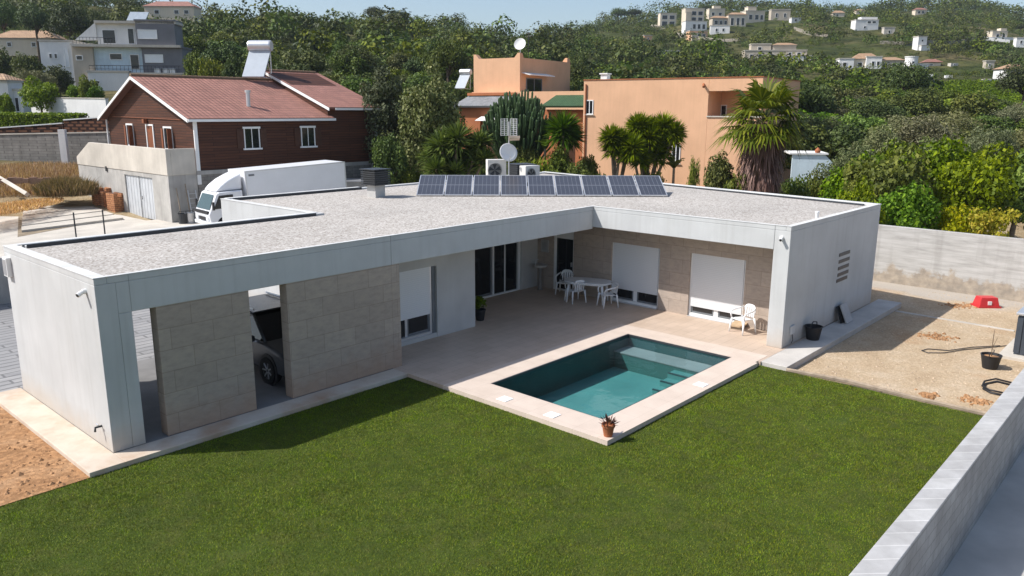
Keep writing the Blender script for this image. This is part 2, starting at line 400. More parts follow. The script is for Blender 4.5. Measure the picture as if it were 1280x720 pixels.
def m_shutter():
    s = N('white_roller_shutter'); v = s.pos(); sep = s.n('SeparateXYZ'); s.l(v, sep.inputs[0])
    w = s.math('ABSOLUTE', s.math('SUBTRACT', s.math('FRACT', s.math('MULTIPLY', sep.outputs[2], 1/.055)), .5))
    c = s.mix(s.val(w, .38, .5, 0, .35), (.70, .71, .72), (.45, .46, .48)); s.bump(s.math('MULTIPLY', w, -1), .5, .01)
    return s.done(c, .5, .35)
MT['shutter'] = m_shutter()
MT['alu'] = plain('aluminium', (.62, .63, .65), .35, .05, 4, .5, metal=.6)
MT['greyframe'] = plain('grey_window_frame', (.16, .17, .18), .5, .05, 4, .4)
MT['glass'] = plain('dark_glass', (.012, .014, .017), .06, .05, 2, .6)
MT['black'] = plain('black_plastic', (.018, .018, .02), .55, .15, 6, .4)
MT['darkmetal'] = plain('anthracite_metal', (.035, .038, .043), .45, .1, 4, .4)
MT['orange'] = plain('apricot_render', (.67, .405, .25), .9, .07, .6, .1, bump=.1, streak=.16)
MT['terracotta_wall'] = plain('terracotta_render', (.40, .15, .07), .9, .1, .8, .1, streak=.15)
MT['wood'] = m_wood(); MT['shutterwood'] = plain('varnished_shutter_wood', (.23, .075, .03), .5, .25, 6, .4)
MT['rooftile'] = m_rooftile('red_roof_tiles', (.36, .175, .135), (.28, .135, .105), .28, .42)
MT['oldtile'] = m_rooftile('weathered_tan_tiles', (.44, .29, .175), (.36, .225, .14), .4, .5)
MT['greentile'] = m_rooftile('green_glazed_tiles', (.055, .115, .05), (.04, .09, .04), .22, .3)
MT['greytile'] = m_rooftile('grey_glazed_tiles', (.30, .31, .32), (.22, .23, .24), .22, .3)
MT['redplastic'] = plain('red_plastic', (.55, .03, .035), .4, .08, 5, .5)
MT['terracotta'] = plain('terracotta_pot', (.36, .13, .06), .8, .12, 8, .2)
MT['brickstack'] = m_block('hollow_red_bricks', (.52, .25, .12), (.40, .18, .09), (.16, .08, .05), .25, .13, .014, .2)
MT['latticebrick'] = m_block('brown_lattice_bricks', (.22, .10, .06), (.15, .07, .04), (.04, .02, .015), .3, .25, .05, .2)
MT['bark'] = plain('bark', (.13, .095, .065), .95, .3, 4, .1, bump=.6, bscale=12, space='obj')
MT['palebark'] = plain('pale_bark', (.26, .20, .14), .95, .25, 4, .1, bump=.6, bscale=12, space='obj')
MT['thatch'] = plain('dead_palm_leaves', (.17, .115, .07), .95, .35, 5, .1, space='obj')
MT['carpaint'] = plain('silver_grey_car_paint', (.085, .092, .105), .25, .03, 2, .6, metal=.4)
MT['tyre'] = plain('tyre_rubber', (.015, .015, .016), .8, .15, 8, .2)
MT['lens'] = plain('lamp_lens', (.75, .77, .8), .1, .03, 4, .7)
MT['truckwhite'] = plain('white_truck_paint', (.74, .75, .77), .35, .03, 1.5, .5)
MT['cream'] = plain('cream_render', (.66, .57, .45), .9, .08, .3, .1, streak=.2)
MT['beige'] = plain('beige_stone_render', (.48, .42, .34), .9, .12, .3, .1, streak=.3)
MT['greyclad'] = plain('slate_grey_cladding', (.17, .17, .185), .7, .1, .8, .3)
MT['paleblue'] = plain('pale_blue_wall', (.55, .66, .72), .9, .12, .6, .15, streak=.25)
MT['drystone'] = m_block('dry_stone_terrace_wall', (.40, .36, .30), (.30, .27, .22), (.17, .15, .12), .9, .45, .05, .3)
MT['timber'] = plain('grey_weathered_timber', (.30, .24, .18), .9, .25, 5, .1)
MT['teal'] = plain('teal_plastic', (.02, .20, .17), .5, .1, 3, .4)
MT['ribbed'] = plain('blue_grey_steel', (.05, .06, .075), .5, .1, 3, .4)
MT['skimmer'] = plain('white_skimmer_plastic', (.82, .82, .80), .4, .03, 6, .4)
# ================================================================ terrain
TC = {  # photograph column at the horizon row : (forward distance, height)
 -900: ((30,-.5),(60,2),(110,8),(200,22),(300,30),(1200,10)),
 -300: ((40,-.5),(50,.4),(56,1.2),(62,2.6),(78,4.8),(110,10),(160,24),(220,40),(280,48),(400,38),(1200,20)),
 0:    ((42,-.5),(45,-.3),(50,.5),(56,1.2),(62,2.5),(75,4.2),(100,6.8),(125,10),(160,20),(220,36),(280,40),(400,30),(1200,15)),
 150:  ((43,-.5),(46,-.3),(50,.3),(56,1.1),(62,2.4),(75,4.2),(100,7.3),(120,9.5),(160,20),(220,33),(260,36),(400,28),(1200,15)),
 300:  ((46,-.5),(62,2),(80,5),(110,9),(150,17),(200,25),(260,31),(400,27),(1200,10)),
 480:  ((50,-.5),(70,2),(100,7),(150,16),(220,26),(280,32),(420,29),(1200,10)),
 640:  ((52,-.5),(75,1.5),(100,5),(150,14),(220,22),(300,31),(420,30),(1200,10)),
 760:  ((52,-.5),(80,1.5),(110,5),(160,12),(250,24),(350,38),(450,51),(520,57),(700,44),(1200,30)),
 900:  ((52,-.5),(80,1.5),(120,5),(200,17),(300,34),(400,53),(480,60),(540,64.5),(700,52),(1200,35)),
 1060: ((45,-.5),(80,1.5),(130,6),(220,20),(320,37),(420,53),(520,66),(560,69),(700,55),(1200,35)),
 1200: ((42,-.5),(80,2),(125,6.6),(160,9.5),(220,19),(320,37),(420,54),(520,67),(560,70),(700,56),(1200,35)),
 1290: ((38,-.5),(80,2),(120,6.6),(160,9),(220,18),(320,35),(420,48),(520,58),(560,60.5),(700,50),(1200,35)),
 1700: ((34,-.5),(80,2),(120,6),(160,9),(220,17),(320,32),(420,46),(520,58),(560,60),(700,50),(1200,30)),
 2600: ((34,-.5),(80,2),(160,9),(320,25),(560,40),(1200,20))}
_cx = np.array(sorted(TC)); _ds = np.concatenate([[0, 25, 30], np.arange(33, 120, 3), np.arange(120, 300, 6), np.arange(300, 720, 12), [750, 800, 900, 1000, 1200, 1600]]).astype(float)
_tab = np.array([np.interp(_ds, [p[0] for p in TC[c]], [p[1] for p in TC[c]]) for c in _cx])
_k = np.array([.1, .2, .4, .2, .1]); _tab = np.array([np.convolve(np.pad(r, 2, 'edge'), _k, 'valid') for r in _tab])
def lump(x, y):
    a = np.sin(x*.031+1.3)*np.cos(y*.027+.4)+.6*np.sin(x*.071+y*.043)+.35*np.sin(x*.15-y*.12+2)
    return a
def terr_dc(d, c):
    """terrain height at forward distance d on picture column c (arrays)"""
    d = np.asarray(d, float); c = np.clip(np.asarray(c, float), _cx[0], _cx[-1])
    i = np.clip(np.searchsorted(_cx, c)-1, 0, len(_cx)-2); t = (c-_cx[i])/(_cx[i+1]-_cx[i]); t = t*t*(3-2*t)
    j = np.clip(np.searchsorted(_ds, d)-1, 0, len(_ds)-2); u = np.clip((d-_ds[j])/(_ds[j+1]-_ds[j]), 0, 1)
    z = (1-t)*((1-u)*_tab[i, j]+u*_tab[i, j+1])+t*((1-u)*_tab[i+1, j]+u*_tab[i+1, j+1])
    lat = (c-640)/1005.5*d; x = CAM[0]+HF[0]*d+HR[0]*lat; y = CAM[1]+HF[1]*d+HR[1]*lat
    return z+lump(x, y)*np.clip((d-90)/160, 0, 1)*1.6
def dc(x, y):
    x = np.asarray(x, float); y = np.asarray(y, float)
    d = (x-CAM[0])*HF[0]+(y-CAM[1])*HF[1]; l = (x-CAM[0])*HR[0]+(y-CAM[1])*HR[1]
    return d, 640+1005.5*l/np.maximum(d, 1)
def terr(x, y): return terr_dc(*dc(x, y))
def hit(px, py, d0=45, d1=650):
    """first point of the terrain on the line of sight px,py"""
    best = (1e9, None, d1)
    for d in np.arange(d0, d1, 1.0):
        p = at(px, py, d); gp = p[2]-float(terr(p[0], p[1]))
        if gp <= 0: return p, d
        if gp < best[0] and d > 200: best = (gp, p, d)
    p = best[1]; p[2] = float(terr(p[0], p[1])); return p, best[2]
cols = np.concatenate([np.arange(-900, -300, 100), np.arange(-300, 1600, 14), np.arange(1600, 2601, 100)]).astype(float)
ds = np.concatenate([[26, 30], np.arange(33, 120, 2.5), np.arange(120, 300, 5), np.arange(300, 720, 9), [750, 800, 900, 1000, 1200]]).astype(float)
mb = MB(); DD, CC = np.meshgrid(ds, cols, indexing='ij'); LAT = (CC-640)/1005.5*DD
ZZ = terr_dc(DD, CC); XX = CAM[0]+HF[0]*DD+HR[0]*LAT; YY = CAM[1]+HF[1]*DD+HR[1]*LAT
mb.v = [tuple(q) for q in np.stack([XX, YY, ZZ], -1).reshape(-1, 3)]; nc = len(cols)
for i in range(len(ds)-1):
    for j in range(nc-1): mb.f.append((i*nc+j, i*nc+j+1, (i+1)*nc+j+1, (i+1)*nc+j)); mb.mi.append(0)
struct('hills', mb, MT['terrain'], smooth=True)
struct('ground', MB().add([(-3000,-3000,-1.7),(3000,-3000,-1.7),(3000,3000,-1.7),(-3000,3000,-1.7)], [(0,1,2,3)]), MT['field'])

# ================================================================ ground around the house
struct('lawn', MB().box(-16, 6.66, -12.05, -.54, -.4, -.10).box(6.66, 13.36, -12.05, -6.44, -.4, -.10), MT['lawn_soil'])
struct('earth_bed', MB().prism([(-16,-.54),(-.62,-.54),(-.62,5.2),(-16,5.2)], -.5, -.085), MT['earth'])
struct('gravel_yard', MB().prism([(13.36,-12.05),(40,-12.05),(40,18),(20,18),(20,-6.9),(13.36,-6.9)], -.6, -.17), MT['yard'])
struct('driveway', MB().box(-16, 20, 5.2, 14.5, -.5, -.02), MT['stamped'])
struct('plinth_path', MB().box(-.62, 0, -.54, 5.2, -.3, 0).box(0, 6.66, -.54, 0, -.3, -.001), MT['plinth'], bevel=.01)
struct('side_path', MB().box(13.40, 22.6, -7.12, -6.37, -.3, -.004), plain('side_path_concrete', (.50,.47,.43), .85, .12, 1.5, .2, bump=.15), bevel=.012)
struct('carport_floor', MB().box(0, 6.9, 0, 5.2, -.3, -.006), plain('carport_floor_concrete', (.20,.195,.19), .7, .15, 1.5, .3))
struct('terrace', MB().box(6.66, 16.4, -1.78, 3.5, -.3, 0).box(13.95, 16.4, -6.44, -1.78, -.3, 0).box(13.36, 13.95, -6.44, -6.37, -.3, -.002), MT['tiles'])
struct('alley', MB().box(-16, 45, -60, -12.36, -1, -.33), plain('alley_concrete', (.50,.475,.435), .85, .16, .9, .2, bump=.25, bscale=20))
struct('neighbour_yard', MB().prism([(2,14.6),(32,14.6),(32,31),(14,31),(14.0,45),(7,45),(2,36)], -.6, -.03), MT['conc_pale'])
# slabs of the neighbour's drive, the joints between them are real gaps
slabs = MB()
for k in range(8):
    Lk, Rk, L2, R2 = (31-k*.6, 238+6.3*k), (60+12*k, 236.5+4.5*k), (31-k*.6, 243.7+6.3*k), (70+12*k, 240.45+4.5*k)
    zk = .42-.046*k; cs = [CAM+ray(*q)*(zk-CAM[2])/ray(*q)[2] for q in (Lk, Rk, R2, L2)]
    slabs.add([tuple(c-np.array([0,0,.35])) for c in cs]+[tuple(c) for c in cs], [(0,1,2,3),(7,6,5,4),(0,4,5,1),(1,5,6,2),(2,6,7,3),(3,7,4,0)])
struct('driveway_slabs', slabs, MT['conc_pale'])
bz_ = [CAM+ray(*q)*(-.02-CAM[2])/ray(*q)[2] for q in ((24,244),(74,240),(150,272),(22,296))]
struct('drive_soil', MB().prism([tuple(q[:2]) for q in bz_], -.2, -.018), plain('dark_joint_soil', (.26,.21,.15), .95, .3, 2, .1))

# ================================================================ the house
H = thing('modern_house', 'low L-shaped flat-roofed pale grey house with travertine panels, carport and gravel roof', 'house', (0,0,0))
w = MB()
w.box(0, .36, 0, 5.02, 0, 3.18).box(0, .22, .0, 5.02, 3.181, 3.3); w.box(.362, .6, 0, .36, 0, 2.6)               # left end wall and its return
w.box(.36, 14.79, 0, .30, 2.6, 3.18).box(.22, 14.79, .0, .09, 3.181, 3.3)                                             # long front fascia
w.box(14.79, 14.97, -5.93, .298, 2.66, 3.18).box(14.79, 14.88, -6.229, .09, 3.181, 3.3)                                      # fascia of the short wing
w.box(14.788, 21.55, -6.37, -5.93, 0, 3.18).box(14.788, 21.55, -6.37, -6.23, 3.181, 3.3)                                      # right end wall
w.box(.36, 7.8, 4.72, 5.02, 2.6, 3.3)                                           # back beam of the carport
w.box(7.8, 8.1, 4.72, 10.2, 0, 3.3)                                             # side of the rear block
w.prism([(8.1,9.95),(24.6,9.95),(24.65,10.2),(8.1,10.2)], 0, 3.3)
w.prism([(21.55,-6.37),(21.8,-6.37),(24.65,10.2),(24.4,10.2)], 0, 3.28)
w.build('wall', MT['render'], H, bevel=.012)
g = MB()
g.box(6.95, 7.76, 1.24, 1.5, 0, 2.6); g.box(7.76, 9.28, 1.24, 1.5, 2.05, 2.6); g.box(9.28, 10.78, 1.24, 1.5, 0, 2.6); g.box(7.76, 9.28, 1.26, 1.5, 0, .12)
g.box(10.54, 10.78, 1.5, 3.45, 0, 2.6); g.box(10.78, 12.9, 3.45, 3.7, 0, 2.6); g.box(12.9, 15.32, 3.45, 3.7, 2.3, 2.6); g.box(15.32, 16.2, 3.45, 3.7, 0, 2.6)
g.box(6.7, 6.95, .34, 4.72, 0, 2.6)
g.build('porch_wall', plain('porch_render', (.50,.49,.475), .85, .08, 1.2, .2, streak=.12), H)
# travertine slabs of the front and of the porch
for x0, x1 in ((1.04, 2.95), (3.83, 6.70)):
    MB().box(x0, x1, .015, .30, 0, 2.6).build('stone_panel', MT['stone'], H, bevel=.008)
MB().box(6.70, 6.945, .015, 1.24, 0, 2.6).build('stone_panel', MT['stone'], H)
s = MB(); X0, X1 = 16.2, 16.45
ys = [(-5.93,-4.52,0,2.6),(-4.52,-2.70,1.98,2.6),(-2.70,-1.62,0,2.6),(-1.62,.24,1.98,2.6),(.24,1.82,0,2.6),(1.82,2.70,2.32,2.6),(2.70,3.45,0,2.6)]
for a, b, z0, z1 in ys: s.box(X0, X1, a, b, z0, z1)
s.build('stone_cladding', MT['porch_stone'], H)
# roof slab, gravel, parapet upstands
poly = [(.36,.30),(14.9,.30),(14.97,.30),(14.97,-5.93),(21.6,-5.93),(24.4,9.95),(8.1,9.95),(8.1,4.72),(.36,4.72)]
MB().prism(poly, 2.66, 3.08).build('roof_slab', MT['render'], H)
MB().prism([(.36,.12),(14.97,.12),(14.97,-6.2),(21.7,-6.2),(24.4,9.95),(8.1,9.95),(8.1,4.72),(.36,4.72)], 3.10, 3.17).build('roof_gravel', MT['gravel_roof'], H) if False else None
MB().prism([(.2,.09),(14.88,.09),(14.88,-6.23),(21.6,-6.23),(24.4,9.95),(8.1,9.95),(8.1,4.72),(.2,4.72)], 3.185, 3.245).build('roof_gravel', MT['gravel_roof'], H)
c = MB()
cz = 3.302
c.box(-.01, .22, -.01, 5.03, cz, cz+.015); c.box(.22, 14.78, -.01, .09, cz, cz+.015); c.box(14.78, 14.88, -6.38, .09, cz, cz+.015); c.box(14.88, 21.6, -6.38, -6.22, cz, cz+.015)
c.box(.22, 7.79, 4.84, 5.04, cz, cz+.02); c.box(7.79, 7.95, 4.84, 10.21, cz, cz+.02); c.prism([(7.95,10.04),(13.4,10.04),(13.4,10.22),(7.95,10.22)], cz, cz+.03)
c.prism([(21.6,-6.38),(21.82,-6.38),(24.66,10.2),(24.44,10.2)], 3.283, cz+.01)
c.build('parapet_cap', plain('parapet_cap_grey', (.60,.60,.585), .8, .12, 1.5, .2), H)
for q in (MB().box(.37, 7.8, 4.69, 4.72, 3.2, 3.325), MB().box(8.1, 13.4, 9.92, 9.95, 3.2, 3.33), MB().prism([(21.42,-5.93),(21.58,-5.93),(24.38,9.9),(24.28,9.9)], 3.2, 3.29)): q.build('parapet_shade_strip', MT['darkmetal'], H)  # dark strips standing in for the shade along the inner parapet
# thin joint lines of the rendered beams
JM = plain('joint', (.25,.25,.25))
for q in (MB().box(.595, .60, -.004, .002, 2.6, 3.3), MB().box(6.69, 6.70, -.004, .002, 2.6, 3.3), MB().box(14.784, 14.79, -5.935, -5.925, 2.66, 3.3)): q.build('render_joint', JM, H)
def roller_x(y0, y1, x, zs, top, lab):     # a window of the short wing: roller shutter partly down over a sliding window
    f = MB(); t = .06
    f.box(x, x+.12, y0, y0+t, 0.02, top).box(x, x+.12, y1-t, y1, 0.02, top).box(x-.04, x+.12, y0+t, y1-t, 0, .09).box(x+.02, x+.1, y0+t, y1-t, top-.05, top)
    ym = (y0+y1)/2; f.box(x+.03, x+.09, ym-.07, ym+.07, .09, top-.05)
    wn = f.build('window', MT['white'], H)
    MB().box(x+.045, x+.065, y0+t, ym-.07, .09, top-.05).build('pane', MT['glass'], wn)
    MB().box(x+.045, x+.065, ym+.07, y1-t, .09, top-.05).build('pane', MT['glass'], wn)
    for q0, q1 in ((y0+t, ym-.07), (ym+.07, y1-t)):
        MB().box(x+.035, x+.075, q0, q0+.05, .09, zs).box(x+.035, x+.075, q1-.05, q1, .09, zs).box(x+.035, x+.075, q0+.05, q1-.05, .09, .15).build('sash', MT['greyframe'], wn)
    MB().box(x-.02, x+.02, y0+t+.004, y1-t-.004, zs, top-.004).build('shutter', MT['shutter'], wn)
roller_x(-1.62, .24, 16.27, .44, 1.98, None); roller_x(-4.52, -2.70, 16.27, .31, 1.98, None)
MB().box(16.14, 16.23, -1.60, .22, -.0, .02).build('window_sill', MT['alu'], H); MB().box(16.14, 16.23, -4.5, -2.72, 0, .02).build('window_sill', MT['alu'], H)
# window in the set back grey wall of the long wing
y = 1.33
f = MB(); f.box(7.76, 7.82, y, y+.12, .12, 2.05).box(9.08, 9.16, y, y+.12, .12, 2.05).box(7.82, 9.08, y-.03, y+.12, .12, .2).box(8.2, 8.28, y+.03, y+.09, .2, 1.99).box(7.82, 9.08, y+.02, y+.1, 1.99, 2.05)
wn = f.build('window', MT['alu'], H)
MB().box(7.82, 8.2, y+.05, y+.07, .2, 1.99).build('pane', MT['glass'], wn); MB().box(8.28, 9.08, y+.05, y+.07, .2, 1.99).build('pane', MT['glass'], wn)
MB().box(8.28, 8.33, y+.04, y+.085, .2, .7).box(9.03, 9.08, y+.04, y+.085, .2, .7).box(8.33, 9.03, y+.04, y+.085, .2, .26).build('sash', MT['greyframe'], wn)
MB().box(7.824, 9.076, y-.02, y+.02, .70, 2.046).build('shutter', MT['shutter'], wn)
MB().box(9.16, 9.28, y-.02, y+.16, .12, 2.05).build('jamb', MT['greyframe'], wn)
# sliding doors at the back of the porch
y = 3.52
d = MB(); d.box(12.9, 12.97, y, y+.12, 0, 2.3).box(15.2, 15.32, y-.02, y+.12, 0, 2.3).box(12.97, 15.2, y-.03, y+.1, 0, .05).box(13.92, 13.99, y-.01, y+.1, .05, 2.3).box(14.55, 14.60, y+.03, y+.1, .05, 2.3)
dr = d.build('sliding_door', MT['white'], H)
for a, b in ((12.97, 13.92), (13.99, 14.55), (14.60, 15.2)):
    MB().box(a, b, y+.05, y+.07, .05, 2.3).build('pane', MT['glass'], dr)
MB().box(13.0, 13.06, y+.02, y+.05, .06, 2.3).box(13.84, 13.9, y+.02, y+.05, .06, 2.3).box(13.06, 13.84, y+.02, y+.05, .06, .13).build('sash', MT['greyframe'], dr)
# glazed door beside the table
d = MB(); x = 16.25
d.box(x, x+.1, 1.82, 1.88, 0, 2.32).box(x-.04, x+.1, 2.63, 2.70, 0, 2.32).box(x, x+.1, 1.88, 2.63, 1.86, 2.32).box(x-.02, x+.1, 1.88, 2.63, 0, .05)
dr = d.build('door', MT['white'], H); MB().box(x+.04, x+.06, 1.88, 2.63, .05, 1.86).build('pane', MT['glass'], dr); MB().box(x-.03, x+.04, 1.93, 1.96, .9, 1.05).build('handle', MT['alu'], dr)
# louvred slots in the right end wall
a = np.array([[1048.5,322],[1048,330.5],[1047,339],[1046.5,347],[1045,354.5]])
for k in range(5):
    r0 = ray(*a[k]); t = (-6.37-CAM[1])/r0[1]; p = CAM+r0*t
    MB().box(p[0]-.0, p[0]+.88, -6.385, -6.36, p[2]+.02, p[2]+.12).build('vent_slot', MT['darkmetal'], H)
# chimneys on the roof
def cowl(x, y, rot, lo):
    q = thing('roof_vent', lo, 'roof vent', (x, y, 3.2), rot)
    MB().box(-.22, .22, -.22, .22, 0, .48).build('shaft', MT['alu'] if False else plain('galvanised_sheet', (.46,.45,.43), .6, .08, 3, .4), q)
    b = MB()
    for k in range(7): b.box(-.36, .36, -.36, .36, .48+k*.072, .52+k*.072)
    b.box(-.30, .30, -.30, .30, .48, .97); b.build('louvre_head', MT['darkmetal'], q)
    MB().box(-.39, .39, -.39, .39, 1.0, 1.03).build('cover', MT['darkmetal'], q)
    return q
cowl(12.12, 7.42, R(3), 'louvred dark grey chimney cowl between the box truck and the solar panels')
v2 = thing('roof_vent', 'wide black slatted vent housing behind the solar panels beside the dish mast', 'roof vent', (*at(652, 213, fd((19.5,6.0,0)))[:2], 3.2), R(-20))
b = MB()
for k in range(9): b.box(-.42, .42, -.42, .42, .12+k*.085, .17+k*.085)
b.box(-.36, .36, -.36, .36, 0, .88); b.build('louvre_head', MT['darkmetal'], v2)
MB().box(-.45, .45, -.45, .45, .89, .92).build('cover', MT['darkmetal'], v2)

# ================================================================ pool
P = thing('swimming_pool', 'rectangular teal swimming pool with pale stone coping between terrace and lawn', 'swimming pool', (10.3, -4.1, 0))
px0, px1, py0, py1 = 7.49, 13.2, -5.73, -2.52
def loc(mb):
    mb.v = [(x-10.3, y+4.1, z) for x, y, z in mb.v]; return mb
zc = .004
loc(MB().box(6.66, px0, -6.44, -1.78, -.3, zc).box(px1, 13.95, -6.44+.07, -1.78, -.3, zc).box(px0, px1, -6.44, py0, -.3, zc).box(px0, px1, py1, -1.78, -.3, zc)).build('coping', MT['coping'], P)
dk = plain('dark_pool_border_tile', (.035,.04,.045), .4, .1, 5, .4)
loc(MB().box(px0, px0+.03, py0, py1, -.05, -.004).box(px1-.03, px1, py0, py1, -.05, -.004).box(px0+.03, px1-.03, py0, py0+.03, -.05, -.004).box(px0+.03, px1-.03, py1-.03, py1, -.05, -.004)).build('border_tiles', dk, P)
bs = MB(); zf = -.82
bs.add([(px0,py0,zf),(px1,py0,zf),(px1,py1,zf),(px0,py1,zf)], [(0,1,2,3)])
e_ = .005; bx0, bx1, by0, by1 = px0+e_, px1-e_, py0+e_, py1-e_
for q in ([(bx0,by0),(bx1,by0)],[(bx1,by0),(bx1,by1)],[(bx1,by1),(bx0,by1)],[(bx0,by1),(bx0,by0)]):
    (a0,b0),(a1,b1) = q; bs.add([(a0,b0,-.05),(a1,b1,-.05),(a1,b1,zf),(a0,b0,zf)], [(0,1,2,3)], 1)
loc(bs).build('basin', [MT['pool'], plain('pool_wall_shaded_teal', (.032,.105,.115), .5, .12, 2, .3)], P)  # walls darker than the floor liner: their shade is painted into the colour
bn = loc(MB().box(12.50, px1-.03, py0+.03, py1-.03, zf+.01, -.37)).build('bench', plain('bench_front_shaded_teal', (.045,.15,.145), .6, .1, 2, .3), P)  # shading of the bench front is put into this darker teal
loc(MB().box(12.48, px1-.03, py0+.03, py1-.03, -.368, -.34)).build('bench_top', plain('pool_bench_grey', (.24,.29,.30), .6, .14, 1.5, .3), bn)
st = MB()
nz = MB()
for k in range(3):
    xa, zt_ = 11.42+k*.36, -.72+k*.13; st.box(xa, xa+.36, py0+.03, py0+1.25, zf+.01, zt_); nz.box(xa-.012, xa+.05, py0+.03, py0+1.25, zt_+.002, zt_+.02)
loc(st).build('steps', MT['pool'], P)
for k in range(3):
    xa, zt_ = 11.42+k*.36, -.72+k*.13; loc(MB().box(xa-.012, xa+.05, py0+.03, py0+1.25, zt_+.002, zt_+.02)).build('step_nosing', plain('step_nosing_teal', (.03,.075,.085), .5), P)
mb = loc(MB().add([(px0+.006,py0+.006,-.055),(px1-.006,py0+.006,-.055),(px1-.006,py1-.006,-.055),(px0+.006,py1-.006,-.055)], [(0,1,2,3)]))
mb.build('water', MT['water'], P)
for q in ((631,499),(690,519),(876,481)):
    r0 = ray(*q); p = CAM+r0*(-CAM[2]/r0[2]); loc(MB().box(p[0]-.14, p[0]+.14, p[1]-.14, p[1]+.14, .004, .016)).build('skimmer_lid', MT['skimmer'], P, bevel=.006)

# ================================================================ boundary walls
def wallthing(name, label, mb, m, cat='wall', bevel=.01): return tag(mb.build(name, m, bevel=bevel), label, cat)
q = thing('block_wall', 'low grey concrete block wall with pale capping blocks along the right of the lawn', 'wall', (6, -12.2, -.4))
mbw = MB().box(-22, 34, -.16, .14, -.4, 1.46); mbw.build('wall_body', MT['blockwall'], q)
MB().box(-22, 34, -.175, .155, 1.462, 1.5).build('capping', MT['blocktop'], q, bevel=.008)
bw0 = np.array([27.2, 14.0]); bw1 = np.array([26.15, -12.0])
n_ = (bw1-bw0)/np.linalg.norm(bw1-bw0); pr = np.array([-n_[1], n_[0]])*.2
wallthing('boundary_wall', 'tall board-marked pale concrete wall stained brown along its foot behind the gravel yard',
          MB().prism([tuple(bw0), tuple(bw1), tuple(bw1+pr), tuple(bw0+pr)], -.5, 2.0), MT['boardwall'])
wallthing('boundary_wall', 'shaded grey-brown wall with thin steel posts between the driveway and the neighbour yard', MB().box(-20, 26, 14.5, 14.72, -.4, 1.5), MT['conc'])
for k, (a_, b_) in enumerate(((96,302),(131,290))):
    p = at(a_, b_, fd((5+4*k, 14.6, 0))); d_ = (14.61-CAM[1])/ray(a_, b_)[1]; p = CAM+ray(a_, b_)*d_
    tag(MB().path([(p[0],p[1],1.5),(p[0],p[1],2.75)], .025).build('fence_post', MT['darkmetal']), ['thin rusty fence post above the far left corner of the gravel roof','thin rusty fence post nearer the stack of red bricks'][k], 'post', 'fence posts on the driveway wall')
# timber edging between lawn and gravel
tag(MB().path([(13.37,-7.13,-.06),(13.5,-8.6,-.05),(13.42,-10.2,-.06),(13.38,-12.0,-.05)], [.05,.06,.05,.06], 6).build('edging_kerb', MT['timber']), 'weathered grey edging strip between the lawn and the sandy gravel', 'edging')
tag(MB().obox((20.9,-8.55,-.165),(.16,3.4,.03),R(-62)).obox((23.6,-10.0,-.165),(.16,2.6,.03),R(-61)).build('concrete_strip', MT['conc_pale']), 'narrow pale concrete strip lying across the sandy gravel yard', 'strip')
# ================================================================ solar panels
row0 = np.array([13.22, 6.56]); row1 = np.array([19.30, 0.02]); rd = (row1-row0)/np.linalg.norm(row1-row0); L_ = np.linalg.norm(row1-row0)
rang = math.atan2(rd[1], rd[0]); pw = L_/9; sl, tl = 1.72, R(19)
ords = ['leftmost', 'second', 'third', 'fourth', 'fifth', 'sixth', 'seventh', 'eighth', 'rightmost']
pan0 = None
def make_panel():
    t = thing('photovoltaic_module', '', 'solar panel', (0,0,0))
    ct, st = math.cos(tl), math.sin(tl); wv = pw-.035
    def S(x, u, h): return (x, u*ct-h*st, .06+u*st+h*ct)
    fr = MB()
    def bar(x0, x1, u0, u1, h0, h1): fr.add([S(x0,u0,h0),S(x1,u0,h0),S(x1,u1,h0),S(x0,u1,h0),S(x0,u0,h1),S(x1,u0,h1),S(x1,u1,h1),S(x0,u1,h1)], [(3,2,1,0),(4,5,6,7),(0,1,5,4),(1,2,6,5),(2,3,7,6),(3,0,4,7)])
    e = .03
    bar(0,wv,0,e,0,.04); bar(0,wv,sl-e,sl,0,.04); bar(0,e,e,sl-e,0,.04); bar(wv-e,wv,e,sl-e,0,.04)
    fr.build('frame', MT['alu'], t)
    MB().add([S(e,e,.032),S(wv-e,e,.032),S(wv-e,sl-e,.032),S(e,sl-e,.032)], [(0,1,2,3)], 0, [((0,0),(1,0),(1,1),(0,1))]).build('cell_sheet', MT['cells'], t)
    for x in (.12, wv-.12):
        MB().xprism([(0,0),(sl*ct,0),(sl*ct,sl*st+.05),(sl*ct-.04,sl*st+.04),(sl*ct-.04,.04),(0.05,.04)], x-.02, x+.02).build('support', MT['alu'], t)
    return t
pan0 = make_panel()
for k in range(9):
    o = pan0 if k == 0 else dup(pan0, (0,0,0))
    o.location = (row0[0]+rd[0]*pw*k, row0[1]+rd[1]*pw*k, 3.21); o.rotation_euler = (0, 0, rang)
    o['group'] = 'solar panels in a row on the gravel roof'
    o['label'] = f'{ords[k]} dark tilted panel of the rooftop solar row' if k in (0, 8) else f'{ords[k]} dark tilted panel from the left in the rooftop solar row'
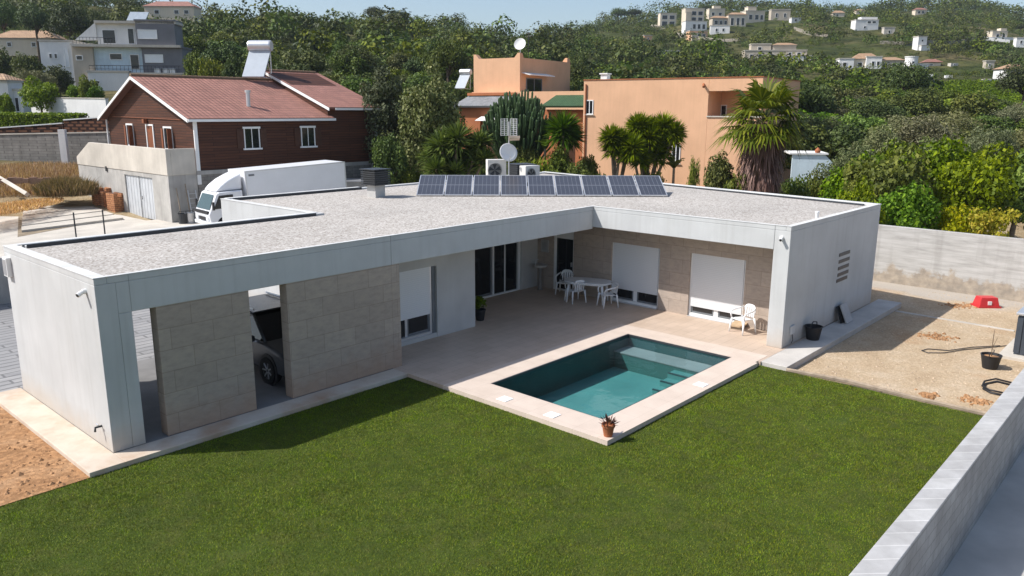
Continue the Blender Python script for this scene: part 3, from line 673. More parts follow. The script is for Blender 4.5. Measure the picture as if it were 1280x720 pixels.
# ================================================================ roof equipment
def ac_unit(lab, px, py, d, w, h, dep, rot, grille=False):
    p = at(px, py, d); t = thing('air_conditioner', lab, 'air conditioner', (p[0], p[1], max(3.26, p[2]-.36)), rot, 'air conditioner units on the roof')
    b = MB().box(-w/2, w/2, -dep/2, dep/2, .08, .08+h); b.build('casing', plain('cream_casing', (.66,.64,.60), .5, .05, 3, .3), t, bevel=.015)
    MB().lathe([(.0,0),(h*.36,0),(h*.36,-.02),(h*.33,-.03),(h*.33,.0),(.0,.0)], (-w*.12,-dep/2-.004,.08+h*.5), 24, axis='y').build('fan_ring', plain('fan_grey', (.35,.35,.34), .5), t)
    f = MB()
    for k in range(5):
        a = k*2*math.pi/5; c, s_ = math.cos(a), math.sin(a); cx, cz_ = -w*.12, .08+h*.5
        f.add([(cx,-dep/2-.012,cz_),(cx+h*.3*c,-dep/2-.012,cz_+h*.3*s_),(cx+h*.3*math.cos(a+.7),-dep/2-.016,cz_+h*.3*math.sin(a+.7))], [(0,1,2)])
    f.build('fan', MT['darkmetal'], t)
    gr = MB()
    for k in range(9): gr.box(w/2, w/2+.012, -dep*.42, dep*.42, .14+k*h*.1, .17+k*h*.1)
    gr.build('grille', MT['alu'], t)
    zb = 3.24-float(t.location.z)
    for xf in (-w/2+.085, w/2-.085):
        MB().box(xf-.035, xf+.035, -dep/2, dep/2, 0, .08).build('foot', MT['black'], t)
        MB().box(xf-.03, xf+.03, -.06, .06, zb, -.002).build('stand_post', MT['alu'], t)
    return t
dAC = fd((19.2, 4.6, 0))
CR = math.atan2(HR[1], HR[0])
ac_unit('cream outdoor air conditioner with round fan at the left of the dish mast', 620, 216, dAC, .74, .80, .34, CR+R(14))
ac_unit('small cream outdoor air conditioner with ribbed side at the right of the slatted vent', 662, 218, dAC-.6, .72, .62, .36, CR+R(40))
m = at(636, 216, dAC-.3); t = thing('antenna_mast', 'thin grey rooftop mast carrying a white satellite dish and a grid aerial', 'antenna', (m[0], m[1], 3.2), CR)
MB().path([(0,0,0),(0,0,2.6)], .022).build('pole', MT['alu'], t)
dish = [(0.0,-.10),(.12,-.094),(.24,-.075),(.33,-.045),(.36,-.03),(.355,-.015),(.24,-.06),(.12,-.08),(.0,-.085)]
MB().lathe([(r, -h) for r, h in dish], (0,0,0), 28, axis='y').build('dish', MT['white'], t, smooth=True).matrix_local = Matrix.Translation((0,-.16,1.46)) @ Matrix.Rotation(R(22), 4, 'Z') @ Matrix.Rotation(R(-18), 4, 'X')
MB().path([(0,-.14,1.2),(.05,-.5,1.28)], .012).box(.02, .08, -.56, -.48, 1.24, 1.33).build('dish_arm', MT['alu'], t)
a = MB()
for sx in (-1, 1):
    for k in range(9): a.path([(sx*.05,-.22,2.1+k*.075),(sx*.3,-.36,2.1+k*.075)], .008, 5)
    for u in (.05, .17, .3): a.path([(sx*u,-.22-.56*(u-.05),2.08),(sx*u,-.22-.56*(u-.05),2.72)], .01, 5)
a.path([(0,0,2.4),(0,-.45,2.4)], .014, 6); a.build('aerial_grid', MT['white'], t)
MB().box(-.02, .42, -.3, -.2, 2.0, 2.08).add([(-.02,-.32,1.98),(.42,-.28,2.0),(.4,.05,1.9),(0,.05,1.88)], [(0,1,2,3)]).build('aerial_tray', plain('faded_orange_plastic', (.62,.5,.38), .6), t)
# ================================================================ fittings on the outer walls
def camera_fit(lab, p, rot):
    t = thing('security_camera', lab, 'camera', p, rot, 'white security cameras under the roof edge')
    MB().path([(0,0,0),(0,-.06,0)], .05, 12).build('mount', MT['white'], t)
    MB().path([(0,-.05,-.0),(.03,-.16,-.05)], [.04,.045], 12).build('body', MT['white'], t); MB().path([(.03,-.16,-.05),(.032,-.167,-.052)], .03, 12).build('lens', MT['black'], t)
camera_fit('white security camera high on the left end wall by the front corner', (-.0, .42, 3.02), R(-90)); camera_fit('white security camera at the top of the pale pillar of the right wing', (14.788, -6.14, 3.0), R(-90))
t = thing('junction_box', 'small white box with grey cover high on the far end of the left wall', 'junction box', (0, 4.72, 2.9)); MB().box(-.10, 0, -.13, .13, -.22, .2).build('case', MT['white'], t, bevel=.01); MB().box(-.112, -.1, -.09, .09, -.18, .16).build('cover', MT['alu'], t)
t = thing('garden_tap', 'small metal garden tap low on the left end wall near the front corner', 'tap', (0, .42, .42)); MB().path([(0,0,0),(-.12,0,0),(-.13,0,-.08)], .022, 10).build('spout', MT['darkmetal'], t); MB().path([(-.08,-.05,.05),(-.08,.05,.05)], .012, 8).path([(-.08,0,0),(-.08,0,.05)], .01, 8).build('handle', MT['alu'], t)
t = thing('wall_socket_box', 'small grey electric box low on the right end wall near the front corner', 'electric box', (15.35, -6.37, .42)); MB().box(-.14, .14, -.05, 0, -.12, .12).build('case', plain('pale_grey_box', (.5,.5,.5), .5), t, bevel=.01); MB().path([(0,-.03,-.12),(.03,-.05,-.28),(-.05,-.05,-.36)], .01, 6).build('cable', MT['black'], t)
pbw = at(1181, 336, fd((26.4, -7.1, 0))); t = thing('wall_tap_box', 'small white box with a dark spout on the stained boundary wall', 'wall box', (*pbw,), math.atan2(n_[1], n_[0])+R(180)); MB().box(-.1, .1, -.3, .1, -.12, .2).build('case', MT['white'], t, bevel=.01); MB().path([(0,-.1,-.12),(0,-.2,-.4)], .03, 8).build('spout', MT['black'], t)
# roof spigot near the right corner
t = thing('roof_spigot', 'small white vent pipe on the gravel roof near the right wing corner', 'pipe', (*at(1021, 272, fd((16.9,-5.6,0)))[:2], 3.2)); MB().path([(0,0,0),(0,0,.2)], .045, 12).build('pipe', MT['white'], t); MB().path([(0,0,.2),(0,-.0,.25)], .06, 12).build('cap', MT['white'], t)
# ================================================================ plastic garden chairs and table
pl = plain('white_garden_plastic', (.80,.80,.80), .4, .03, 3, .4, space='obj')
def make_chair():
    t = thing('plastic_chair', '', 'chair', (0,0,0))
    seat = MB(); n = 9; pts = []
    for j in range(6):
        yy = -.21+.42*j/5
        for i in range(n):
            xx = -.2+.4*i/(n-1); pts.append((xx*(1+.08*(1-j/5)), yy, .43-.012*math.cos(math.pi*xx/.4)-.018*j/5+(-.02 if j == 0 else 0)))
    fs = [(j*n+i, j*n+i+1, (j+1)*n+i+1, (j+1)*n+i) for j in range(5) for i in range(n-1)]
    o = seat.add(pts, fs).build('seat', pl, t, smooth=True); o.modifiers.new('thick', 'SOLIDIFY').thickness = .02
    # rounded backrest with vertical slots, bent round the sitter
    b = MB(); 
    def BP(a, z): return (.235*math.sin(a), .19+.055*math.cos(a)-.0+.10*(z-.43)*1.0, z)
    def slat(a0, a1, z0, z1f, st=7):
        pv = []
        for j in range(st+1):
            for a in (a0, a1): pv.append(BP(a, z0+(z1f(a)-z0)*j/st))
        b.add(pv, [(2*j, 2*j+1, 2*j+3, 2*j+2) for j in range(st)])
    top = lambda a: .80-.13*(a/1.15)**4-.03*(a/1.15)**2
    for a0 in (-.84, -.46, -.12, .22, .58): slat(a0, a0+.25, .42, lambda a: top(a)-.09)
    K = 16; pv = []
    for k in range(K+1):
        a = -1.15+2.3*k/K; pv += [BP(a, top(a)-.10), BP(a, top(a))]
    b.add(pv, [(2*k, 2*k+2, 2*k+3, 2*k+1) for k in range(K)])
    o = b.build('backrest', pl, t, smooth=True); o.modifiers.new('thick', 'SOLIDIFY').thickness = .016
    for sx in (-1, 1):
        MB().path([(sx*.22,.24,.70),(sx*.265,.10,.665),(sx*.28,-.08,.645),(sx*.275,-.2,.62),(sx*.26,-.235,.55),(sx*.245,-.225,.44)], [.02,.024,.026,.026,.024,.022], 8).build('armrest', pl, t, smooth=True)
    for sx, sy in ((-1,-1),(1,-1),(-1,1),(1,1)):
        MB().path([(sx*.225,sy*.205,.43),(sx*.245,sy*.235,.22),(sx*.262,sy*.262,0)], [.034,.028,.02], 8).build('leg', pl, t, smooth=True)
    return t
ch0 = make_chair(); G = 'white plastic garden chairs on the terrace'
spots = [((15.92,1.95), R(-68), 'white plastic chair at the far left end of the porch table'),
         ((15.22,.95), R(158), 'white plastic chair drawn up at the front long side of the porch table'),
         ((15.42,-.22), R(100+140), 'white plastic chair at the right end of the porch table by the first shutter'),
         ((15.58,-4.85), R(-108), 'lone white plastic chair in the sun beside the pale pillar')]
for k, (xy, rz, lab) in enumerate(spots):
    o = ch0 if k == 0 else dup(ch0, (0,0,0))
    o.location = (*xy, .0); o.rotation_euler = (0,0,rz); o['label'] = lab; o['group'] = G
t = thing('garden_table', 'white plastic garden table with rounded ends in the shaded porch', 'table', (15.52, .68, 0), R(112))
ov = [(.78*math.copysign(abs(math.cos(a))**.6, math.cos(a)), .45*math.copysign(abs(math.sin(a))**.6, math.sin(a))) for a in np.linspace(0, 2*math.pi, 33)[:-1]]
MB().prism(ov, .69, .72).build('tabletop', pl, t, bevel=.008); MB().prism([(x*.9, y*.86) for x, y in ov], .63, .689).build('apron', pl, t)
for sx, sy in ((-1,-1),(1,-1),(-1,1),(1,1)): MB().path([(sx*.56,sy*.3,.64),(sx*.62,sy*.35,0)], [.045,.03], 8).build('leg', pl, t, smooth=True)
# small outdoor sink and wall box in the porch corner
t = thing('outdoor_sink', 'small pedestal sink standing in the dark corner of the porch', 'sink', (15.8, 2.98, 0), R(60))
MB().lathe([(.10,0),(.07,.06),(.055,.5),(.075,.78)], n=16).build('pedestal', plain('sink_grey', (.23,.21,.19), .6), t, smooth=True)
MB().lathe([(.05,.78),(.22,.82),(.26,.9),(.245,.91),(.2,.84),(.03,.82)], n=24).build('basin', plain('sink_pale', (.48,.45,.42), .5), t, smooth=True)
MB().path([(0,.18,.88),(0,.18,1.08),(0,.05,1.1)], .014, 8).build('tap', MT['alu'], t)
t = thing('wall_panel', 'pale square panel hung on the porch wall above the sink', 'panel', (16.19, 3.08, 1.52), 0); MB().box(-.05, 0, -.17, .17, -.22, .22).build('case', plain('pale_panel', (.42,.42,.42), .5), t, bevel=.01); MB().box(-.06,-.05,-.11,.11,-.14,.14).build('door', plain('panel_door', (.35,.35,.36), .4), t)
t = thing('wooden_crate_lid', 'flat wooden board on blocks under the lone white chair', 'board', (15.95, -4.55, 0), R(10))
MB().box(-.3, .3, -.2, .2, .09, .13).build('board', plain('pale_board', (.52,.38,.24), .7, .2, 5), t); MB().box(-.26,-.18,-.15,.15,0,.09).build('foot', MT['timber'], t); MB().box(.18,.26,-.15,.15,0,.09).build('foot', MT['timber'], t)

# ================================================================ leaf makers
def leaf_quads(c, nrm, L, Wd, rng, fold=.15):
    """diamond leaves: c (n,3) centres, nrm (n,3) normals, L,Wd (n,) half sizes -> (4n,3)"""
    n = len(c); t = rng.normal(size=(n, 3)); t -= nrm*(t*nrm).sum(1, keepdims=True); t /= np.linalg.norm(t, axis=1, keepdims=True)+1e-9
    b = np.cross(nrm, t); L = np.asarray(L).reshape(-1, 1); Wd = np.asarray(Wd).reshape(-1, 1)
    return np.stack([c-t*L, c+b*Wd-nrm*L*fold, c+t*L, c-b*Wd-nrm*L*fold], 1).reshape(-1, 3)
def shell(rng, n, rx, ry, rz, inner=.55, zmin=-1):
    d = rng.normal(size=(n*2, 3)); d /= np.linalg.norm(d, axis=1, keepdims=True); d = d[d[:, 2] > zmin][:n]
    r = (inner**3+(1-inner**3)*rng.random(len(d)))**(1/3); return d*r[:, None]*np.array([rx, ry, rz]), d
def crown_verts(rng, clumps, per, leaf, up=.35, jit=.8, asp=.55, zmin=-.75, inner=.5):
    out = []
    for (cx, cy, cz_, r, rz) in clumps:
        n = max(6, int(per*r*r)); p, d = shell(rng, n, r, r, rz, inner, zmin)
        nr = d+rng.normal(size=d.shape)*jit+np.array([0, 0, up]); nr /= np.linalg.norm(nr, axis=1, keepdims=True)
        L = leaf*(.6+.8*rng.random(len(p))); out.append(leaf_quads(p+np.array([cx, cy, cz_]), nr, L, L*asp, rng))
    return np.concatenate(out)
def clumps_for(rng, rx, rz, zc, n, r0, r1, low=.3):
    out = []
    for k in range(n):
        d = rng.normal(size=3); d /= np.linalg.norm(d)
        if d[2] < -low: d[2] *= -.5
        rr = rng.uniform(.45, .95); r = rng.uniform(r0, r1); out.append((d[0]*rr*(rx-r*.6), d[1]*rr*(rx-r*.6), zc+d[2]*rr*(rz-r*.5), r, r*rng.uniform(.65, .95)))
    return out
def trunk_mb(rng, h, r, clumps, nb=6, lean=.1):
    mb = MB(); a = rng.uniform(0, 6.28); top = Vector((math.cos(a)*lean*h, math.sin(a)*lean*h, h))
    mb.path([(0,0,-.3), (top.x*.3, top.y*.3+.03, h*.4), tuple(top)], [r*1.25, r, r*.7], 8)
    for k in range(min(nb, len(clumps))):
        c = clumps[k]; e = Vector(c[:3]); m_ = top.lerp(e, .5)+Vector((0, 0, -.15*(e-top).length))
        mb.path([tuple(top*.85), tuple(m_), tuple(e)], [r*.5, r*.32, r*.12], 6)
    return mb
def make_tree(name, label, cat, rng, h, rx, rz, nclump, r0, r1, per, leaf, leafmat, barkmat, trunk_r=.16, group=None, asp=.55, up=.35, low=.3, zc=None, inner=.5):
    t = thing(name, label, cat, (0,0,0), 0, group)
    zc = zc if zc is not None else h-rz
    cl = clumps_for(rng, rx, rz, zc, nclump, r0, r1, low)
    quick('crown', crown_verts(rng, cl, per, leaf, up, asp=asp, inner=inner), 4, leafmat, t)
    trunk_mb(rng, max(.3, zc-rz*.25), trunk_r, cl).build('trunk', barkmat, t, smooth=True)
    return t
LF = {}
LF['fig'] = m_leaf('broad_green_leaf', (0.0536, 0.0990, 0.0147), (0.0973, 0.1678, 0.0207), (0.1826, 0.2688, 0.0354), .22)
LF['olive'] = m_leaf('olive_leaf', (0.0810, 0.1016, 0.0454), (0.1350, 0.1541, 0.0737), (0.2161, 0.2276, 0.1205), .12)
LF['pine'] = m_leaf('dark_pine_needles', (0.0284, 0.0512, 0.0143), (0.0527, 0.0866, 0.0208), (0.0910, 0.1280, 0.0319), .08)
LF['carob'] = m_leaf('dark_evergreen_leaf', (0.0425, 0.0700, 0.0151), (0.0756, 0.1138, 0.0240), (0.1419, 0.1861, 0.0422), .12)
LF['bush'] = m_leaf('scrub_leaf', (0.0564, 0.0914, 0.0177), (0.1034, 0.1462, 0.0296), (0.1785, 0.2101, 0.0518), .15)
LF['lime'] = m_leaf('yellow_green_leaf', (0.1454, 0.2119, 0.0172), (0.2906, 0.3390, 0.0285), (0.4649, 0.4663, 0.0457), .3)
LF['silver'] = m_leaf('silver_poplar_leaf', (0.0518, 0.0709, 0.0281), (0.0972, 0.1181, 0.0484), (0.2106, 0.2284, 0.1211), .12)
LF['yucca'] = m_leaf('yucca_blade', (0.0459, 0.0894, 0.0137), (0.0964, 0.1594, 0.0247), (0.1837, 0.2552, 0.0482), .15)
LF['palm'] = m_leaf('fan_palm_leaf', (0.0492, 0.0861, 0.0124), (0.1054, 0.1505, 0.0248), (0.2246, 0.2579, 0.0531), .18)
LF['cactus'] = plain('candelabra_cactus_skin', (.048,.085,.028), .6, .35, 3, .3, space='obj')
LF['dry'] = m_leaf('dry_grass', (0.3160, 0.2231, 0.1022), (0.5205, 0.3904, 0.1859), (0.7436, 0.5949, 0.3346), .2)
LF['weed'] = m_leaf('dusty_weed', (0.1290, 0.1342, 0.0392), (0.2393, 0.2148, 0.0783), (0.4052, 0.3402, 0.1435), .15)
LF['vine'] = m_leaf('vine_leaf', (.045,.085,.012), (.085,.14,.022), (.13,.19,.035), .25)
LF['far'] = m_leaf('far_scrub_leaf', (0.0306, 0.0527, 0.0091), (0.0610, 0.0922, 0.0162), (0.1102, 0.1400, 0.0304), .1, tint=True)
LF['red'] = m_leaf('reddish_leaf', (.08,.05,.03), (.13,.09,.06), (.22,.16,.12), .2)
def m_grass(name, c1, c2, c3, trans=.2, rough=.6, spec=.25, tint=True):
    # thin blades: shading normal leans upwards as in a dense sward
    m = m_leaf(name, c1, c2, c3, .12, .7, .12, True); t = m.node_tree; b = t.nodes['Principled BSDF']; g = t.nodes.new('ShaderNodeNewGeometry')
    a = t.nodes.new('ShaderNodeVectorMath'); a.operation = 'SCALE'; a.inputs['Scale'].default_value = .35; t.links.new(g.outputs['Normal'], a.inputs[0])
    d = t.nodes.new('ShaderNodeVectorMath'); d.operation = 'ADD'; d.inputs[1].default_value = (0, 0, .8); t.links.new(a.outputs[0], d.inputs[0])
    e = t.nodes.new('ShaderNodeVectorMath'); e.operation = 'NORMALIZE'; t.links.new(d.outputs[0], e.inputs[0]); t.links.new(e.outputs[0], b.inputs['Normal']); return m
LF['grass'] = m_grass('lawn_blade', (0.0755, 0.1221, 0.0159), (0.1377, 0.1929, 0.0276), (0.2557, 0.2656, 0.0570), .2, .6, .25, tint=True)

# ================================================================ pots and things on the ground
t = thing('flower_pot', 'terracotta pot with a small reddish plant on the pool coping corner', 'plant pot', (*(CAM+ray(760,545)*(-CAM[2]/ray(760,545)[2]))[:2], .004))
MB().lathe([(.085,0),(.12,.2),(.135,.2),(.135,.25),(.118,.25),(.11,.21),(.02,.2)], n=24).build('pot', MT['terracotta'], t, smooth=False)
rg = np.random.default_rng(3); pv = []
for k in range(60):
    a = rg.uniform(0, 6.28); e = rg.uniform(.2, 1.3); d = np.array([math.cos(a)*math.cos(e), math.sin(a)*math.cos(e), math.sin(e)]); c = np.array([0, 0, .22])+d*rg.uniform(.08, .2); s_ = np.cross(d, [0, 0, 1]); s_ /= np.linalg.norm(s_)
    pv += [c-d*.06, c+s_*.022, c+d*.06, c-s_*.022]
quick('foliage', np.array(pv), 4, LF['red'], t)
def zat(px, py, z=0): r = ray(px, py); return CAM+r*(z-CAM[2])/r[2]
t = thing('planter', 'dark pot with a leafy green plant at the corner of the porch wall', 'plant pot', (*zat(600, 400)[:2], 0))
MB().lathe([(.12,0),(.17,.3),(.18,.3),(.18,.34),(.15,.34),(.14,.28),(.01,.28)], n=20).build('pot', MT['black'], t)
quick('foliage', crown_verts(rg, [(0,0,.5,.2,.22),(.05,.08,.6,.14,.16)], 3000, .06), 4, LF['fig'], t)
t = thing('bucket', 'black rubber bucket standing on the side path against the end wall', 'bucket', (*zat(1012, 423)[:2], 0)); t.location.y = -6.62
MB().lathe([(.17,0),(.23,.36),(.25,.38),(.215,.38),(.155,.02),(.0,.02)], n=24).build('tub', MT['black'], t)
MB().path([(-.23,0,.36),(-.2,0,.46),(0,.02,.5),(.2,0,.46),(.23,0,.36)], .014, 8).build('handle', MT['black'], t)
p = zat(1051, 401); t = thing('paving_slab', 'grey paving slab and dark sheet leaning against the right end wall', 'slab', (p[0], -6.62, 0)); 
MB().obox((0,0,.27),(.5,.045,.58),0,R(-24)).build('slab', plain('grey_slab', (.42,.41,.40), .8, .12, 3), t, bevel=.006); MB().obox((-.14,.1,.25),(.42,.02,.52),0,R(-20)).build('backing_sheet', MT['black'], t)
p = zat(1237, 460, -.17); t = thing('planter', 'black nursery pot with a bare twig standing on the sandy gravel', 'plant pot', (p[0], p[1], -.17))
MB().lathe([(.17,0),(.235,.33),(.25,.36),(.22,.36),(.2,.3),(.01,.29)], n=24).build('pot', MT['black'], t); MB().lathe([(.2,.3),(.01,.32)], n=16).build('soil', MT['earth'], t)
MB().path([(0,0,.3),(.04,.02,.75),(.12,.03,1.0)], [.012,.009,.004], 5).path([(.04,.02,.72),(-.1,.0,.95)], [.007,.003], 5).path([(.02,0,.55),(.18,-.05,.78)], [.006,.003], 5).build('twig', MT['bark'], t)
MB().path([(-.25,0,.34),(-.27,0,.42),(-.2,0,.44)], .012, 6).path([(.25,0,.34),(.27,0,.42),(.2,0,.44)], .012, 6).build('handle', MT['black'], t)
p = zat(1232, 383, -.17); t = thing('plastic_crate', 'red plastic crate turned upside down in front of the boundary wall', 'crate', (p[0], p[1], -.17), R(-50))
k_ = MB(); k_.add([(-.34,-.24,0),(.34,-.24,0),(.34,.24,0),(-.34,.24,0),(-.27,-.18,.34),(.27,-.18,.34),(.27,.18,.34),(-.27,.18,.34)], [(4,5,6,7),(0,1,5,4),(1,2,6,5),(2,3,7,6),(3,0,4,7)]); k_.build('body', MT['redplastic'], t, bevel=.015)
MB().box(-.37,.37,-.27,-.24,0,.05).box(-.37,.37,.24,.27,0,.05).box(-.37,-.34,-.24,.24,0,.05).box(.34,.37,-.24,.24,0,.05).build('rim', MT['redplastic'], t); MB().box(-.06,.06,-.235,-.2,.1,.22).build('label_plate', MT['white'], t)
# hoses
hp = [zat(x, y, -.15) for x, y in ((1266,482),(1246,477),(1232,480),(1229,486),(1238,491),(1256,495))]
tag(MB().path([tuple(q) for q in hp], .022, 8).path([tuple(q+np.array([.12,.05,.03])) for q in hp], .022, 8).build('hose', MT['black'], None, smooth=True), 'coiled black hose on the gravel beside the low block wall', 'hose')
hp = [zat(x, y, -.15) for x, y in ((1275,430),(1240,434),(1205,437),(1180,441),(1160,441),(1152,438),(1160,436),(1185,438),(1215,434),(1250,432))]
tag(MB().path([tuple(q) for q in hp], .012, 6).build('cable', MT['darkmetal'], None, smooth=True), 'long thin black cable looped across the sandy gravel', 'cable')
a_, b_ = zat(1120, 389, -.165), zat(1268, 414, -.165); c_ = (a_+b_)/2; d_ = b_-a_
o = bpy.data.objects['concrete_strip']; bpy.data.objects.remove(o)
tag(MB().obox((c_[0], c_[1], -.165), (float(np.hypot(d_[0], d_[1])), .13, .035), math.atan2(d_[1], d_[0])).build('concrete_strip', MT['conc_pale']), 'narrow pale concrete strip lying across the sandy gravel yard', 'strip')
# little patches of red earth on the gravel
for k, (x, y, r) in enumerate(((1172,421,.45),(1216,500,.3),(1160,494,.22),(1200,382,.4))):
    p = zat(x, y, -.166); rg = np.random.default_rng(40+k); pts = []
    for j in range(90):
        q = rg.normal(size=2)*r*.5; pts.append(q)
    b = MB()
    for q in pts:
        h = rg.uniform(.015, .05); b.lathe([(h*1.3, 0), (h*.9, h*.6), (h*.2, h)], (p[0]+q[0], p[1]+q[1], -.172), 5)
    tag(b.build('clods', MT['earth']), ['patch of red earth clods beside the thin black cable', 'patch of red earth clods near the coiled hose', 'small patch of red clods near the grey edging strip', 'dark reddish clods near the red crate'][k], kind='stuff')
# steel cabinet at the right edge
p = zat(1266, 446, -.17); t = thing('pump_cabinet', 'blue-grey ribbed steel cabinet with a pale lid at the gravel yard edge', 'cabinet', (p[0], p[1], -.17), R(0))
cb = MB().box(0, 1.5, -1.3, 0, .08, 1.16)
for k in range(9): cb.box(-.025, 0, -1.24+k*.14, -1.18+k*.14, .12, 1.1)
for k in range(10): cb.box(.06+k*.14, .12+k*.14, 0, .025, .12, 1.1)
cb.build('casing', MT['ribbed'], t); MB().box(-.06, 1.56, -1.36, .06, 1.165, 1.23).build('lid', MT['alu'], t, bevel=.01); MB().box(-.35, 1.8, -1.6, .3, -.1, .08).build('base_slab', MT['conc_pale'], t, bevel=.01)

# ================================================================ car in the carport
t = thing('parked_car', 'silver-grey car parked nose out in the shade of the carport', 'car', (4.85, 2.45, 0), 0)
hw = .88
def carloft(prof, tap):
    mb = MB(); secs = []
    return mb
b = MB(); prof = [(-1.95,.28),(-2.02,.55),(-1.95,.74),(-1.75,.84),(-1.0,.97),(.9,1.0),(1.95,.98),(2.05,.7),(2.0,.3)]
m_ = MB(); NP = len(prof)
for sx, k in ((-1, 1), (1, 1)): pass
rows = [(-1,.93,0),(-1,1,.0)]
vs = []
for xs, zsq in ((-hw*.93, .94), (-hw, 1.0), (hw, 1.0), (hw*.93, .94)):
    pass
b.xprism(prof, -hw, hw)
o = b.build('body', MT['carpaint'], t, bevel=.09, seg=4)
gp = [(-1.05,.95),(-.35,1.42),(.0,1.49),(1.2,1.47),(1.85,1.0)]
g_ = MB(); n = len(gp); vs = [(-hw*.93 if z < 1.1 else -hw*.72, y_, z) for y_, z in gp]+[(hw*.93 if z < 1.1 else hw*.72, y_, z) for y_, z in gp]
g_.add(vs, [tuple(range(n)), tuple(range(2*n-1, n-1, -1))]+[(i, n+i, n+(i+1) % n, (i+1) % n) for i in range(n)]); g_.build('glazing', MT['glass'], t, bevel=.02)
rf = MB().box(-hw*.72, hw*.72, -.30, 1.25, 1.475, 1.515); rf.build('roof', MT['carpaint'], t, bevel=.03)
for sx in (-1, 1):
    MB().path([(sx*hw*.92,-1.06,.97),(sx*hw*.735,-.34,1.44),(sx*hw*.735,.0,1.5),(sx*hw*.735,1.2,1.48),(sx*hw*.92,1.83,1.0)], .04, 8).build('pillar', MT['carpaint'], t, smooth=True)
    MB().path([(sx*hw*.68,-.25,1.57),(sx*hw*.68,1.2,1.56)], .02, 8).build('roof_rail', MT['alu'], t)
    mr = MB().obox((sx*(hw+.12), -.72, 1.02), (.2,.12,.14)); mr.build('mirror', MT['carpaint'], t, bevel=.03)
    MB().obox((sx*.62, -1.93, .72), (.38,.14,.13), R(sx*18)).build('headlight', MT['lens'], t, bevel=.03)
MB().box(-.5, .5, -2.06, -2.0, .5, .66).box(-.6, .6, -2.05, -1.99, .3, .42).build('grille', MT['black'], t)
wh = None
for sx in (-1, 1):
    for yy in (-1.22, 1.3):
        w_ = MB().lathe([(.2,-.11),(.31,-.11),(.335,-.06),(.335,.06),(.31,.11),(.2,.11)], (0,0,0), 28, axis='x', cap=False).build('wheel', MT['tyre'], t)
        w_.location = (sx*(hw-.07), yy, .335)
        rm = MB().lathe([(.2,-.09),(.2,.09)], (0,0,0), 24, axis='x', cap=False).lathe([(.045,-.02),(.045,.11)], (0,0,0), 12, axis='x')
        for k in range(7):
            a = k*2*math.pi/7; rm.path([(sx*.085, .04*math.cos(a), .04*math.sin(a)), (sx*.095, .2*math.cos(a), .2*math.sin(a))], [.02,.016], 6)
        rm.build('rim', MT['alu'], w_)
        MB().lathe([(.39,-.02),(.39,.015)], (sx*(hw-.005), yy, .345), 28, axis='x').build('wheel_arch', MT['black'], t)

# loose stones on the bare ground
def stones(name, n, area, z, m_, lo, hi, seed):
    rg = np.random.default_rng(seed); b = MB(); k = 0
    while k < n:
        x, y = rg.uniform(area[0], area[1]), rg.uniform(area[2], area[3])
        r = rg.uniform(lo, hi)*rg.uniform(.5, 1); v = [(x+r*math.cos(a)*rg.uniform(.7, 1.2), y+r*math.sin(a)*rg.uniform(.7, 1.2), z-.01) for a in (0, 1.25, 2.5, 3.8, 5.0)]
        v.append((x+rg.normal()*r*.2, y+rg.normal()*r*.2, z+r*rg.uniform(.35, .8))); b.add(v, [(i, (i+1) % 5, 5) for i in range(5)]); k += 1
    tag(b.build(name, m_), kind='stuff')
stones('yard_stones', 1500, (13.6, 25.8, -12.0, -7.2), -.17, plain('yard_stone', (.45,.355,.255), .9, .3, 9, .1), .018, .06, 5)
stones('earth_stones', 1300, (-7, -.7, -.5, 5), -.085, plain('earth_clod', (.35,.20,.105), .95, .3, 9, .1), .02, .085, 6)
# ================================================================ neighbour: red-brown timber house on a concrete podium
def tiled(mb, p0, p1, p2, p3, th=.14):
    P_ = [Vector(q) for q in (p0, p1, p2, p3)]; u = (P_[1]-P_[0]).normalized(); nrm = (P_[1]-P_[0]).cross(P_[3]-P_[0]).normalized()
    if nrm.z < 0: nrm = -nrm
    v = nrm.cross(u); uv = tuple(((q-P_[0]).dot(u), (q-P_[0]).dot(v)) for q in P_); B = [q-nrm*th for q in P_]
    vs = P_+B; fs = [(0,1,2,3),(7,6,5,4),(0,4,5,1),(1,5,6,2),(2,6,7,3),(3,7,4,0)]
    mb.add(vs, fs, 0, [uv]+[tuple((0.,0.) for _ in range(4))]*5)
TX, TY = 16.35, 29.0
T = thing('timber_house', 'red-brown log-clad house with a red tiled gable roof and varnished shutters on a concrete podium', 'house', (TX, TY, -.3))
def tl(mb): mb.v = [(x-TX, y-TY, z+.3) for x, y, z in mb.v]; return mb
x1, x2 = 25.35, 29.1; y0, y1, yr = 29.0, 40.9, 35.6; ze, zr, zf = 5.72, 8.08, 2.78
b = MB()
b.xprism([(y0,zf),(y1,zf),(y1,ze),(yr,zr-.1),(y0,ze)], TX, x1); b.xprism([(y0+.01,zf),(y1,zf),(y1,6.4),(yr,8.7),(y0+.01,6.4)], x1, x2)
tl(b).build('wall', MT['wood'], T)
tl(MB().box(TX-.05, x2+.1, y0-.05, y1, -.3, 2.55)).build('basement_wall', MT['greyblock'], T); tl(MB().box(TX-.1, x2+.25, y0-.1, y1, 2.552, 2.778)).build('floor_band', MT['conc'], T)
b = MB(); o_ = .35; sl1 = (zr-ze)/(yr-y0)
tiled(b, (TX-.5,y0-o_,ze-o_*sl1+.1), (x1+.3,y0-o_,ze-o_*sl1+.1), (x1+.3,yr,zr+.1), (TX-.5,yr,zr+.1)); sl2 = (zr-ze)/(y1-yr)
tiled(b, (x1+.3,y1+o_,ze-o_*sl2+.1), (TX-.5,y1+o_,ze-o_*sl2+.1), (TX-.5,yr,zr+.1), (x1+.3,yr,zr+.1))
rf = tl(b).build('roof', MT['rooftile'], T)
